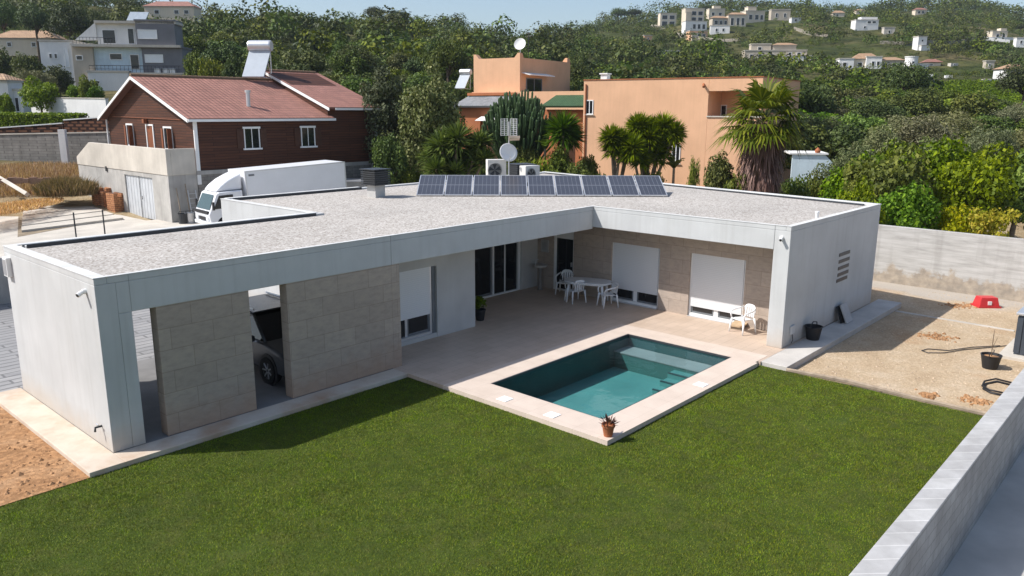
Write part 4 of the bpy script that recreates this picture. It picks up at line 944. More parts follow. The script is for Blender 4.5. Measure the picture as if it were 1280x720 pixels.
b = MB(); zr2, ze2 = 8.72, 6.38; s3 = (zr2-ze2)/(yr-y0)
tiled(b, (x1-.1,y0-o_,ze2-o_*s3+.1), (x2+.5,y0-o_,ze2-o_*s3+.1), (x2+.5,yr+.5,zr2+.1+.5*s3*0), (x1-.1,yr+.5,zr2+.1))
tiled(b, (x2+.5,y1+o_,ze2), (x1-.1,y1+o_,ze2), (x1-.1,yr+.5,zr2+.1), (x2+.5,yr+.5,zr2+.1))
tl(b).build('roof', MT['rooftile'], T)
b = MB()   # white barge boards and gutters
for (xa, pa, pb, q) in ((TX-.53, (y0-o_,ze-o_*sl1), (yr,zr), 0), (TX-.53, (y1+o_,ze-o_*sl2), (yr,zr), 0), (x1-.14, (y0-o_,ze2-o_*s3), (yr+.5,zr2), 0)):
    b.xprism([(pa[0],pa[1]-.12),(pb[0],pb[1]-.12),(pb[0],pb[1]+.05),(pa[0],pa[1]+.05)], xa-.02, xa+.03)
b.box(TX-.5, x1+.3, y0-o_-.08, y0-o_-.005, ze-o_*sl1-.08, ze-o_*sl1+.06).box(x1+.32, x2+.5, y0-o_-.08, y0-o_-.005, ze2-o_*s3-.08, ze2-o_*s3+.06)
tl(b).build('trim', MT['white'], T)
for q in (MB().box(TX-.08, TX+.12, y0-.09, y0-.0, 2.0, ze-.1), MB().box(x2-.02, x2+.1, y0-.1, y0+.02, zf, 6.2), MB().path([(TX-.1,y1+.05,2.8),(TX-.1,y1+.05,5.5)], .06)): tl(q).build('downpipe', MT['white'], T)
rg_ = MB(); rh = MB()
for k in range(33):
    xx = TX-.5+k*.41
    if xx < x1-.2: rg_.lathe([(.13,0),(.11,.42)], (xx, yr, zr+.1), 8, axis='x')
    else: rh.lathe([(.13,0),(.11,.42)], (xx, yr+.5, zr2+.1), 8, axis='x')
tl(rg_).build('ridge_tiles', MT['oldtile'], T); tl(rh).build('ridge_tiles', MT['oldtile'], T)
def shutter_win_gable(yc, z0, z1, w, door=False):
    xg = TX-.0
    f = tl(MB().box(xg-.06, xg+.02, yc-w/2-.1, yc-w/2, z0, z1+.1).box(xg-.06, xg+.02, yc+w/2, yc+w/2+.1, z0, z1+.1).box(xg-.06, xg+.02, yc-w/2, yc+w/2, z1, z1+.1).box(xg-.06, xg+.02, yc-w/2, yc+w/2, z0, z0+.07)).build('door' if door else 'window', MT['white'], T)
    tl(MB().box(xg-.02, xg-.005, yc-w/2, yc+w/2, z0+.07, z1)).build('panel' if door else 'pane', MT['shutterwood'] if door else MT['glass'], f)
    if not door:
        tl(MB().obox((xg-.17, yc-w/2-.07, (z0+z1)/2), (.30,.05,z1-z0-.05))).build('shutter', MT['shutterwood'], f); tl(MB().obox((xg-.06, yc+w/2+.26, (z0+z1)/2), (.05,.36,z1-z0-.05), R(-12))).build('shutter', MT['shutterwood'], f)
shutter_win_gable(37.6, 3.9, 5.2, .8); shutter_win_gable(34.7, 3.0, 5.2, .85, True); shutter_win_gable(32.3, 3.85, 5.1, .9)
for xc in (19.85, 23.75):
    z0, z1, w_ = 3.95, 5.08, .9; yy = y0
    f = tl(MB().box(xc-w_/2-.06, xc-w_/2, yy-.06, yy+.02, z0, z1).box(xc+w_/2, xc+w_/2+.06, yy-.06, yy+.02, z0, z1).box(xc-w_/2-.12, xc+w_/2+.12, yy-.08, yy+.02, z1, z1+.12).box(xc-w_/2-.15, xc+w_/2+.15, yy-.14, yy+.02, z0-.1, z0).box(xc-.02, xc+.02, yy-.05, yy, z0, z1)).build('window', MT['white'], T)
    tl(MB().box(xc-w_/2, xc+w_/2, yy-.02, yy-.008, z0, z1)).build('pane', MT['glass'], f)
    for sx in (-1, 1): tl(MB().box(xc+sx*(w_/2+.32)-.2, xc+sx*(w_/2+.32)+.2, yy-.06, yy-.01, z0, z1)).build('shutter', plain('dark_shutter_wood', (.07,.03,.018), .6, .2, 5), f)
tl(MB().path([(20.7,30.6,6.2),(20.7,30.6,7.25)], .12, 12).path([(20.7,30.6,7.2),(20.7,30.6,7.35)], .17, 12)).build('chimney', MT['alu'], T, smooth=False)
tl(MB().path([(TX-.05,30.2,5.6),(TX-.05,40,5.72)], .02).box(TX-.25, TX-.02, 34.95, 35.2, 5.35, 5.6)).build('porch_lamp', MT['shutterwood'], T)
# podium with the garage
q = thing('garage_podium', 'pale rendered concrete podium with a grey ribbed double garage door below the timber gable', 'podium', (14.58, 34, -.3))
def ql(mb): mb.v = [(x-14.58, y-34, z+.3) for x, y, z in mb.v]; return mb
ql(MB().xprism([(29,2.6),(42.2,2.6),(42.2,3.1),(39.9,4.1),(29,4.05)], 14.58, 14.85).box(14.85, 16.25, 29, 29.25, 2.6, 4.05)).build('parapet', MT['conc_pale'], q, bevel=.02)
ql(MB().box(14.62, 14.85, 29.04, 31.1, -.3, 2.6).box(14.62, 14.85, 34.9, 42.2, -.3, 2.6).box(14.62, 14.85, 31.1, 34.9, 2.35, 2.6).box(14.85, 16.28, 29.04, 29.25, -.3, 2.6).box(14.85, 16.28, 29.25, 42.2, 2.4, 2.6)).build('wall', MT['conc'], q)
g_ = MB()
for k in range(19): g_.box(14.70+(k % 2)*.014, 14.74, 31.1+k*.2, 31.3+k*.2, -.1, 2.35)
ql(g_).build('garage_door', plain('galvanised_door', (.50,.52,.54), .5, .1, 1.5, .4), q); ql(MB().box(14.66,14.68,32.98,33.02,-.1,2.35).path([(14.63,32.7,1.0),(14.63,32.7,1.2)],.02)).build('door_handle', MT['darkmetal'], q)
ql(MB().box(14.55, 14.60, 37.35, 37.55, 2.4, 2.7)).build('vent_slot', MT['darkmetal'], q)
# things leaning by the podium
t = thing('ladder', 'short grey metal ladder leaning against the podium corner', 'ladder', (15.85, 28.6, -.03))
MB().path([(-.22,0,0),(-.22,.35,1.75)], .03).path([(.22,0,0),(.22,.35,1.75)], .03).build('rail', MT['alu'], t)
for k in range(6): MB().path([(-.22,.05+.05*k,.25+.26*k),(.22,.05+.05*k,.25+.26*k)], .018, 6).build('rung', MT['alu'], t)
for k, (x, lab, m_) in enumerate(((14.9,'dark drum standing at the foot of the podium corner',MT['darkmetal']),(15.3,'pale metal bucket beside the dark drum at the podium',MT['alu']),(16.25,'teal plastic bin between the ladder and the truck cab',MT['teal']))):
    t = thing('drum' if k == 0 else 'bucket' if k == 1 else 'plastic_bin', lab, 'drum' if k == 0 else 'bucket' if k == 1 else 'bin', (x, 28.3, -.03))
    MB().lathe([(.22,0),(.25,.55),(.27,.57),(.24,.57),(.21,.05),(0,.05)], n=18).build('body', m_, t); MB().path([(-.25,0,.55),(-.2,0,.68),(.2,0,.68),(.25,0,.55)], .014, 6).build('handle', MT['darkmetal'], t)
for k, (x, xx, h) in enumerate(((14.95,.1,1.9),(15.45,.2,2.1))): tag(MB().path([(x,28.5,0),(x+xx*.3,28.95,h)], .03, 6).build('timber_pole', MT['timber']), ['grey timber pole leaning on the podium above the drum', 'taller timber pole leaning on the podium beside the ladder'][k], 'pole')
# stacks of hollow bricks
for k, (px, py, w_, d_, h, lab) in enumerate(((129,261,1.0,.9,.85,'low left stack of hollow red bricks by the garage podium'),(137,262,.9,.9,1.15,'middle stack of hollow red bricks with a loose brick on top'),(149,265,.95,1.0,1.0,'right stack of hollow red bricks nearest the garage door'))):
    p = zat(px, py, -.02); t = thing('brick_stack', lab, 'bricks', (*p[:2], -.02), R(6*k-8), 'stacks of hollow red bricks')
    b = MB(); r_ = random.Random(k)
    nz = int(h*1.3/.2)
    for i in range(4):
        for j in range(2):
            for z in range(nz-(r_.random() < .3)): b.box(-w_/2+i*w_/4+.006, -w_/2+(i+1)*w_/4-.006, -d_/2+j*d_/2+.01, -d_/2+(j+1)*d_/2-.01, z*.2, z*.2+.192)
    b.build('bricks', MT['brickstack'], t)
# ================================================================ box truck
A_ = at(309, 214, 42); 
t = thing('box_truck', 'white box truck with a roof wind deflector parked beyond the gravel roof', 'truck', (A_[0], A_[1], -.03), R(-6)); t.rotation_euler = (0, -R(2.6), R(-6))
zt = float(A_[2])+.03; bl = 6.0
MB().box(0, bl, 0, 2.25, .95, zt).build('cargo_box', MT['truckwhite'], t, bevel=.02)
MB().box(-.02, .05, -.02, .05, .95, zt).box(bl-.05, bl+.02, -.02, .05, .95, zt).box(.05, bl-.05, -.02, .03, zt-.06, zt+.01).box(.05, bl-.05, -.02, .03, .93, 1.0).build('corner_rail', MT['alu'], t)
MB().box(.18,.5,-.01,-.003,zt-.28,zt-.18).build('marking_plate', MT['greyframe'], t)
MB().box(-.1, bl, .6, 1.7, .6, .94).build('chassis', MT['black'], t)
cabp = [(-2.05,.45),(-2.12,.95),(-2.02,1.15),(-1.62,1.98),(-1.45,2.06),(-.2,2.06),(-.2,.45)]
MB().yprism(cabp, .1, 2.15).build('cab', MT['truckwhite'], t, bevel=.06, seg=3)
MB().add([(-2.02,.22,1.19),(-2.02,2.03,1.19),(-1.66,1.9,1.93),(-1.66,.35,1.93)], [(0,1,2,3)]).build('windscreen', plain('windscreen_glass', (.03,.06,.06), .05, .05, 1, .7), t).location = (-.015, 0, .012)
MB().add([(-1.85,.085,1.22),(-.75,.085,1.22),(-.75,.085,1.9),(-1.5,.085,1.9)], [(0,1,2,3)]).build('side_window', MT['glass'], t)
defl = [(-1.6,2.08),(-1.3,2.36),(-.9,2.62),(-.45,zt-.22),(-.1,zt-.1),(-.1,2.08)]
MB().yprism(defl, .3, 1.95).build('wind_deflector', MT['truckwhite'], t, bevel=.12, seg=4)
MB().box(-2.15, -2.03, .25, 2.0, .98, 1.12).box(-2.14,-2.07,.7,1.55,.62,.8).build('grille', MT['black'], t); MB().box(-2.17, -2.02, .08, 2.17, .38, .56).build('bumper', MT['truckwhite'], t, bevel=.03)
for yy in (.28, 1.72): MB().box(-2.14, -2.05, yy, yy+.3, .64, .82).build('headlight', MT['lens'], t)
for yy in (-.12, 2.24): MB().box(-1.95, -1.86, yy, yy+.14, 1.2, 1.62).path([(-1.8,.12 if yy < 1 else 2.13,1.5),(-1.9,yy+.07,1.5)], .02).build('mirror', MT['black'], t)
for xx in (-1.35, 4.6):
    for yy in (.2, 2.0): 
        w_ = MB().lathe([(.2,-.12),(.38,-.12),(.4,-.06),(.4,.06),(.38,.12),(.2,.12)], (0,0,0), 22, axis='y', cap=False).build('wheel', MT['tyre'], t); w_.location = (xx, yy, .4)
        MB().lathe([(.21,-.06),(.21,.06)], (0,0,0), 18, axis='y').build('rim', MT['alu'], w_)
# concrete tanks and rails behind the roof
p = at(470, 232, 52); t = thing('concrete_tank', 'dark concrete tank with a pale lid and steel rails behind the gravel roof', 'tank', (p[0], p[1], -.4), CR+R(18))
k_ = 52/1005.5
MB().box(-.6, 2.9, 0, 3.2, 0, 2.35).build('tank_wall', MT['greyblock'], t); MB().box(-.7, 3.0, -.1, 3.3, 2.352, 2.47).build('lid', MT['conc'], t)
r_ = MB()
for a0, a1 in ((.0,.85),(1.15,2.05)): r_.path([(a0,1.5,2.47),(a0,1.5,3.05),(a1,1.5,3.1),(a1,1.5,2.47)], .03, 6).path([(a0,1.5,2.8),(a1,1.5,2.85)], .02, 6)
r_.build('rail', MT['alu'], t)
p = at(437, 236, 50); t = thing('rubble_bin', 'grey metal hopper standing between the truck and the chimney cowl', 'hopper', (p[0], p[1], -.4), CR)
MB().add([(-.6,-.5,0),(.9,-.5,0),(.9,.7,0),(-.6,.7,0),(-.8,-.7,2.2),(1.2,-.7,2.2),(1.2,.9,2.2),(-.8,.9,2.2)], [(3,2,1,0),(4,5,6,7),(0,1,5,4),(1,2,6,5),(2,3,7,6),(3,0,4,7)]).build('body', MT['conc'], t); MB().box(-.85,1.25,-.75,.95,2.2,2.28).build('rim', MT['alu'], t)
# ================================================================ solar water heaters
def heater(lab, p, rot, sc=1.0):
    t = thing('solar_water_heater', lab, 'water heater', p, rot); t.scale = (sc,)*3
    MB().lathe([(.0,-.62),(.27,-.62),(.29,-.55),(.29,.55),(.27,.62),(0,.62)], (0,.55,1.75), 20, axis='x', cap=False).build('tank', MT['alu'], t, smooth=False)
    c_ = MB(); c_.add([(-.58,-.75,.12),(.58,-.75,.12),(.58,.45,1.5),(-.58,.45,1.5),(-.58,-.69,.06),(.58,-.69,.06),(.58,.51,1.44),(-.58,.51,1.44)], [(0,1,2,3),(7,6,5,4),(0,4,5,1),(1,5,6,2),(2,6,7,3),(3,7,4,0)]); c_.build('collector', plain('pale_collector_glass', (.42,.46,.50), .2, .05, 2, .5), t)
    f = MB()
    for sx in (-.5, .5): f.path([(sx,-.7,.1),(sx,.62,.05),(sx,.62,1.5)], .03, 6).path([(sx,.62,.05),(sx,.1,1.0)], .02, 6)
    f.build('stand', MT['alu'], t); return t
heater('silver solar water heater tank with a tilted collector on the timber house ridge', (24.35, yr-.15, zr+.12), CR+R(-4), 1.28)
# ================================================================ apricot house
o0 = at(727, 225, 64); o1 = at(945, 225, 56.2); ov_ = (o1-o0)[:2]; ow = float(np.linalg.norm(ov_)); orot = math.atan2(ov_[1], ov_[0]); bz = -.45
O = thing('apricot_house', 'flat-roofed apricot rendered house with a corner loggia, square tower and tiled lower wing', 'house', (o0[0], o0[1], bz), orot)
ct, st_ = math.cos(orot), math.sin(orot)
def OL(px, py, d=None, y=None):
    """local x,z of the apricot house for a picture point on its plane y"""
    r = ray(px, py); nx, ny = -st_, ct; den = r[0]*nx+r[1]*ny; t_ = (y-((CAM[0]-o0[0])*nx+(CAM[1]-o0[1])*ny))/den; p = CAM+r*t_
    dx, dy = p[0]-o0[0], p[1]-o0[1]; return dx*ct+dy*st_, p[2]-bz
ztop = OL(836, 98.5, y=0)[1]
lx0, lz1 = OL(886, 114, y=0); lx1, lz0 = OL(942, 146, y=0)
b = MB(); dpt = 10.
b.box(0, lx0, 0, .3, 0, ztop).box(lx0, ow, 0, .3, 0, lz0).box(lx0, ow, 0, .3, lz1, ztop).box(ow-.35, ow, .3, .65, lz0, lz1)
b.box(0, .3, .3, dpt, 0, ztop).box(ow-.3, ow, .3, dpt, 0, lz0).box(ow-.3, ow, .3, dpt, lz1, ztop).box(ow-.3, ow, 3.2, dpt, lz0, lz1).box(.3, ow-.3, dpt-.3, dpt, 0, ztop)
b.build('wall', MT['orange'], O, bevel=.02)
MB().box(lx0-.3, lx0, .3, 3.0, lz0-.2, lz1+.1).box(lx0, ow-.3, 2.8, 3.0, lz0-.2, lz1+.1).box(lx0, ow-.3, .3, 2.8, lz1+.12, lz1+.3).box(lx0, ow-.3, .3, 2.8, lz0-.3, lz0-.1).build('loggia', MT['orange'], O)
MB().box(.3, ow-.3, .3, dpt-.3, ztop-.5, ztop-.35).build('roof', MT['conc_pale'], O); MB().box(-.04, ow+.04, -.05, .34, ztop, ztop+.06).box(-.04,.34,.34,dpt,ztop,ztop+.06).box(ow-.34,ow+.04,.34,dpt,ztop,ztop+.06).build('parapet_cap', MT['terracotta'], O)
MB().box(lx0-.05, ow+.05, -.08, .1, lz0-.05, lz0+.04).build('loggia_sill', MT['conc_pale'], O)
def owin(px0_, py0_, px1_, py1_, y=0, lab='window', fr=MT['white']):
    xa, za = OL(px0_, py1_, y=y); xb, zb = OL(px1_, py0_, y=y); e = .07
    f = MB().box(xa, xa+e, y-.05, y+.02, za, zb).box(xb-e, xb, y-.05, y+.02, za, zb).box(xa+e, xb-e, y-.05, y+.02, zb-e, zb).box(xa+e, xb-e, y-.05, y+.02, za, za+e).box((xa+xb)/2-.03, (xa+xb)/2+.03, y-.04, y+.02, za+e, zb-e).build(lab, fr, O)
    MB().box(xa+e, xb-e, y-.025, y-.008, za+e, zb-e).build('pane', MT['glass'], f); MB().box(xa-.1, xb+.1, y-.12, y-.051, za-.06, za).build('sill', MT['conc_pale'], f)
owin(732, 125, 742, 143); owin(839, 181, 851, 204); owin(894, 131, 909, 147.5, 2.8)
xa, za = OL(728, 176, y=0); MB().path([(xa+.25,-.08,0),(xa+.25,-.08,ztop-.3)], .06, 8).build('downpipe', MT['terracotta'], O)
xg, zg = OL(881, 107, y=0); MB().path([(xg-.1,0,zg+.1),(xg+.1,-.5,zg-.1)], .09, 10).build('spout', MT['terracotta'], O)
xg, zg = OL(756, 99, y=3); MB().box(xg-.28, xg+.28, 2.8, 3.4, ztop-.4, ztop+.55).box(xg-.36, xg+.36, 2.7, 3.5, ztop+.56, ztop+.66).build('chimney', MT['white_wall'], O)
MB().path([(.6,3.5,ztop-.3),(.6,3.5,ztop+.1)], .05).build('roof_pipe', MT['terracotta'], O)
# tower
ty = 4.0; tx0, tz = OL(592, 74, y=ty); tx1, _ = OL(650, 74, y=ty)
tb = MB().box(tx0, tx1, ty, ty+9, 0, tz)
for xx, yy in ((tx0, ty), (tx1-.6, ty), (tx1-.6, ty+8.4)): tb.add([(xx,yy,tz),(xx+.6,yy,tz),(xx+.6,yy+.6,tz),(xx,yy+.6,tz),(xx+(0 if xx == tx0 else .35),yy,tz+.4),(xx+(.25 if xx == tx0 else .6),yy,tz+.4),(xx+(.25 if xx == tx0 else .6),yy+.4,tz+.4),(xx+(0 if xx == tx0 else .35),yy+.4,tz+.4)], [(4,5,6,7),(0,1,5,4),(1,2,6,5),(2,3,7,6),(3,0,4,7)])
tb.build('tower', MT['orange'], O); 
tw = MB().box(tx1+.0, tx1+.05, ty+1.0, ty+1.12, tz-3.2, tz-1.7).box(tx1, tx1+.05, ty+3.6, ty+3.72, tz-3.2, tz-1.7).box(tx1, tx1+.05, ty+1.12, ty+3.6, tz-1.8, tz-1.7).box(tx1, tx1+.05, ty+2.3, ty+2.4, tz-3.2, tz-1.8).build('window', MT['greyframe'], O)
MB().box(tx1+.005, tx1+.02, ty+1.12, ty+3.6, tz-3.2, tz-1.8).build('pane', MT['glass'], tw); MB().add([(tx1+.01,ty+.3,tz-1.25),(tx1+.01,ty+4.6,tz-1.25),(tx1+.9,ty+4.6,tz-1.45),(tx1+.9,ty+.3,tz-1.45),(tx1+.01,ty+.3,tz-1.33),(tx1+.01,ty+4.6,tz-1.33),(tx1+.9,ty+4.6,tz-1.53),(tx1+.9,ty+.3,tz-1.53)], [(3,2,1,0),(4,5,6,7),(0,1,5,4),(1,2,6,5),(2,3,7,6),(3,0,4,7)]).build('canopy', MT['white_wall'], tw)
# lower wing with arches and glazed tile roofs
wy = 1.2; wx0, wzt = OL(574, 120, y=wy); _, wz1 = OL(700, 114, y=wy+1.8); _, ge = OL(700, 133, y=wy-.6)
wb = MB(); x5, _ = OL(697, 160, y=wy); x6, zs = OL(720, 148, y=wy); x3, _ = OL(600, 160, y=wy); x4, _ = OL(622, 160, y=wy)
def archwall(mb, xa, xb, ya, yb, top, arches):
    cur = xa
    for (a, c, zs_) in arches:
        mb.box(cur, a, ya, yb, 0, top); r_ = (c-a)/2; m2 = (a+c)/2; K = 10
        for k in range(K):
            t0, t1 = math.pi*(1-k/K), math.pi*(1-(k+1)/K); mb.yprism([(m2+r_*math.cos(t0), zs_+r_*math.sin(t0)), (m2+r_*math.cos(t1), zs_+r_*math.sin(t1)), (m2+r_*math.cos(t1), top), (m2+r_*math.cos(t0), top)], ya, yb)
        cur = c
    mb.box(cur, xb, ya, yb, 0, top)
archwall(wb, wx0, -.02, wy, wy+.35, ge, [(x3, x4, ge-1.6), (x5, x6, ge-1.9)])
wb.build('arcade_wall', MT['terracotta_wall'], O)
MB().box(wx0, -.02, wy+1.9, wy+7, 0, wz1).build('wing_wall', MT['orange'], O)
g1, _ = OL(676, 130, y=wy-.6); b = MB(); tiled(b, (g1,wy-.6,ge+.05), (.0,wy-.6,ge+.05), (.0,wy+1.88,ge+.95), (g1,wy+1.88,ge+.95), .16); b.build('tiled_roof', MT['greentile'], O)
g2, _ = OL(626, 130, y=wy-.6); b = MB(); tiled(b, (wx0-.3,wy-.6,ge+.05), (g2,wy-.6,ge+.05), (g2,wy+1.88,ge+.95), (wx0-.3,wy+1.88,ge+.95), .16); b.build('tiled_roof', MT['greytile'], O)
MB().box(wx0-.3, g2, wy+1.6, wy+1.89, ge+.96, ge+1.2).build('ridge', MT['terracotta_wall'], O); MB().box(g1, 0, wy-.62, wy-.4, ge-.25, ge-.1).build('eave_band', MT['orange'], O)
MB().add([(x3+.2,wy-.05,ge-.9),(x4+.1,wy-.05,ge-.9),(x4+.2,wy-.9,ge-1.25),(x3+.1,wy-.9,ge-1.25)], [(0,1,2,3)]).build('awning', MT['white'], O).modifiers.new('thick', 'SOLIDIFY').thickness = .04
# outer curved garden wall of the same house, lit orange, below the silver trees
p = at(505, 190, 57); t = thing('garden_wall', 'low apricot garden wall glowing under the silver-leaved trees', 'wall', (p[0], p[1], -.45), CR+R(-15))
MB().box(-1.4, 2.2, 0, .3, 0, OL(520,165,y=0)[1]-1.2).build('wall_body', MT['orange'], t); MB().box(-1.4, 2.3, -.06, .36, 4.3, 4.3+.1).build('capping', MT['terracotta'], t) if False else None
t = thing('satellite_dish', 'white satellite dish on the apricot tower roof', 'dish', (0,0,0))
wx, wy_ = o0[0]+(tx1-.3)*ct-(ty+.5)*st_, o0[1]+(tx1-.3)*st_+(ty+.5)*ct; t.location = (wx, wy_, tz+bz); t.rotation_euler = (0,0,orot)
MB().path([(0,0,0),(0,0,1.1)], .04).build('pole', MT['alu'], t); MB().lathe([(r*1.5, -h*1.5) for r, h in dish], (0,0,0), 24, axis='y').build('dish', MT['white'], t).matrix_local = Matrix.Translation((0,-.1,1.2)) @ Matrix.Rotation(R(15),4,'Z') @ Matrix.Rotation(R(-20),4,'X')
MB().path([(.5,.6,0),(.5,.6,2.2)], .03).path([(.2,.6,2.1),(.9,.6,2.15)], .02).path([(.25,.6,1.85),(.85,.6,1.9)], .02).build('aerial', MT['darkmetal'], t)
hx, hz = OL(579, 112, y=6); heater('white solar water heater standing left of the apricot tower', (o0[0]+hx*ct-6*st_, o0[1]+hx*st_+6*ct, hz+bz), orot+R(8), .95)
# ================================================================ pale-blue shelter behind the palm
p = at(1000, 228, 52); sp = 52/1005.5
t = thing('garden_shelter', 'whitewashed lean-to shelter with a pale blue wall behind the fan palm', 'shelter', (p[0], p[1], -.4), CR+R(-12))
zt = float(at(1000,193,52)[2])+.4
MB().yprism([(-.6,0),(3.0,0),(2.9,zt-1.4),(2.0,zt-.6),(1.4,zt),(-.6,zt)], 0, .25).build('wall', MT['paleblue'], t); MB().box(-.8, 1.6, -.1, 3, zt, zt+.1).build('roof', MT['white_wall'], t)
MB().box(-1.2, 4.2, -1.6, -1.4, 0, 1.2).build('low_wall', MT['white_wall'], t); MB().lathe([(.0,0),(.16,.02),(.19,.16),(.1,.28),(.02,.36)], (.95,.12,zt+.1), 14).build('finial', MT['terracotta'], t)
# ================================================================ houses on the slopes
def villa(name, lab, px, py, boxes, wins=(), yaw=0, d=None, roofs=(), group=None, extra=None, cat='house', sink=1.0):
    """boxes / windows are given in picture pixels at the villa's own distance and become metres there"""
    if d is None: p, d = hit(px, py)
    else: p = at(px, py, d)
    k = d/1005.5; t = thing(name, lab, cat, tuple(p), CR+R(yaw), group)
    for i, (xa, xb, ya, yb, za, zb, m_) in enumerate(boxes):
        zl = za*k-(sink if za <= 0 else 0)
        o = MB().box(xa*k, xb*k, ya*k, yb*k, zl, zb*k).build('wall', MT[m_], t)
        if zb-za > 4 and m_ not in ('drystone',): MB().box(xa*k-.12, xb*k+.12, ya*k-.12, yb*k+.12, zb*k+.002, zb*k+.22).build('parapet', MT['conc_pale'] if m_ != 'greyclad' else MT['greyclad'], t)
    for (xa, xb, ya, yb, za, h, m_) in roofs:     # hipped tile roof
        b = MB(); e = .35; X0_, X1_, Y0_, Y1_ = xa*k-e, xb*k+e, ya*k-e, yb*k+e; z_ = za*k+.24; hh = h*k; ri = min((X1_-X0_), (Y1_-Y0_))/2*.9; ym = (Y0_+Y1_)/2
        A = (X0_+ri, ym, z_+hh); B = (X1_-ri, ym, z_+hh); c = [(X0_,Y0_,z_),(X1_,Y0_,z_),(X1_,Y1_,z_),(X0_,Y1_,z_)]
        def uvq(*q): return tuple((v[0]+v[1], v[2]*2) for v in q)
        b.add(c+[A, B], [(0,1,5,4),(1,2,5),(2,3,4,5),(3,0,4),(3,2,1,0)], 0, [uvq(c[0],c[1],B,A),uvq(c[1],c[2],B),uvq(c[2],c[3],A,B),uvq(c[3],c[0],A),uvq(c[3],c[2],c[1],c[0])]); b.build('roof', MT[m_], t)
    for (xa, za, w_, h, y_, *m_) in wins:
        e = min(.09, w_*k*.15); x_, z_, ww, hh, yy = xa*k, za*k, w_*k, h*k, y_*k
        f = MB().box(x_, x_+e, yy-.08, yy+.02, z_, z_+hh).box(x_+ww-e, x_+ww, yy-.08, yy+.02, z_, z_+hh).box(x_+e, x_+ww-e, yy-.08, yy+.02, z_+hh-e, z_+hh).box(x_+e, x_+ww-e, yy-.08, yy+.02, z_, z_+e).build('window', MT['white'], t)
        MB().box(x_+e, x_+ww-e, yy-.04, yy-.01, z_+e, z_+hh-e).build('pane', MT[m_[0]] if m_ else MT['glass'], f)
    if extra: extra(t, k)
    return t
def ex1(t, k):
    MB().yprism([(-44*k,76*k),(-18*k,97*k),(-18*k,76*k)], 2*k, 4*k).build('wall', MT['white_wall'], t)
    MB().box(-18*k, 78*k, -2*k, 30*k, 96*k, 99*k).box(-46*k, 82*k, -6*k, 2*k, 68*k, 71*k).build('roof_slab', MT['conc_pale'], t)
    c_ = MB().add([(19*k,2*k,100*k),(41*k,2*k,100*k),(43*k,12*k,111*k),(21*k,12*k,111*k)], [(0,1,2,3)]).build('solar_collector', plain('collector_glass', (.35,.40,.45), .2), t); c_.modifiers.new('thick', 'SOLIDIFY').thickness = .15
    rl = MB()
    for i in range(24): rl.path([((-28+i*4.6)*k,-5*k,38*k),((-28+i*4.6)*k,-5*k,46*k)], .025, 4)
    rl.path([(-28*k,-5*k,46*k),(80*k,-5*k,46*k)], .04, 5).path([(-28*k,-5*k,42*k),(80*k,-5*k,42*k)], .025, 5)
    for i in range(12): rl.path([((-44+i*4)*k,-4*k,71*k),((-44+i*4)*k,-4*k,79*k)], .025, 4)
    rl.path([(-44*k,-4*k,79*k),(0,-4*k,79*k)], .035, 5); rl.build('railing', MT['darkmetal'], t)
    tb = MB()
    for xx in (48, 58, 66): tb.box(xx*k, (xx+7)*k, -3*k, 0, 38*k, 43*k)
    tb.build('terrace_furniture', MT['alu'], t)
villa('modern_villa', 'large white and slate grey three-level villa with terraces high behind the timber house', 148, 130,
      [(-86,-48,2,40,0,74,'white_wall'),(-48,-24,0,40,0,70,'beige'),(-24,34,4,40,38,68,'paleblue'),(34,82,0,40,36,68,'greyclad'),(-18,30,4,30,71,96,'white_wall'),(30,76,-2,30,68,99,'greyclad'),(-30,18,-7,0,0,38,'white_wall'),(18,84,-5,4,0,36,'conc')],
      [(-76,54,4,6,2),(-70,54,4,6,2),(-44,52,8,6,0),(-6,53,15,8,4),(18,42,11,18,4),(37,50,22,10,0,'lens'),(-12,72,16,17,4),(18,72,8,19,4),(32,78,23,11,-2,'lens'),(-22,24,6,4,-7),(-58,44,5,22,2,'alu')], yaw=6, d=112, extra=ex1)
villa('tiled_cottage', 'cottage with a weathered tan tile roof and chimney at the far left', 30, 62, [(-34,36,0,30,0,12,'cream'),(30,34,8,13,12,25,'cream')], [(-20,3,6,6,0),(10,3,6,6,0)], d=135, roofs=[(-36,38,0,30,12,10,'oldtile')])
villa('white_cottage', 'white cottage with a small porch at the left edge above the clipped hedge', 2, 148, [(-30,14,0,26,0,44,'white_wall'),(14,25,8,26,0,34,'white_wall')], [(4,12,6,10,0),(15,8,6,18,8)], d=84, yaw=-6, roofs=[(-30,12,0,26,44,8,'oldtile')])
villa('hilltop_house', 'pale house with an orange tiled roof on the ridge at upper left', 210, 22, [(-28,32,0,24,0,12,'cream')], [(8,4,6,5,0),(20,4,6,5,0),(-16,4,6,5,0)], roofs=[(-28,32,0,24,12,7,'rooftile')], d=200)
villa('white_hut', 'tiny white building among the trees on the left ridge', 413, 40, [(-5,6,0,8,0,12,'white_wall')], [(-1,4,3,4,0)], d=245, sink=4)
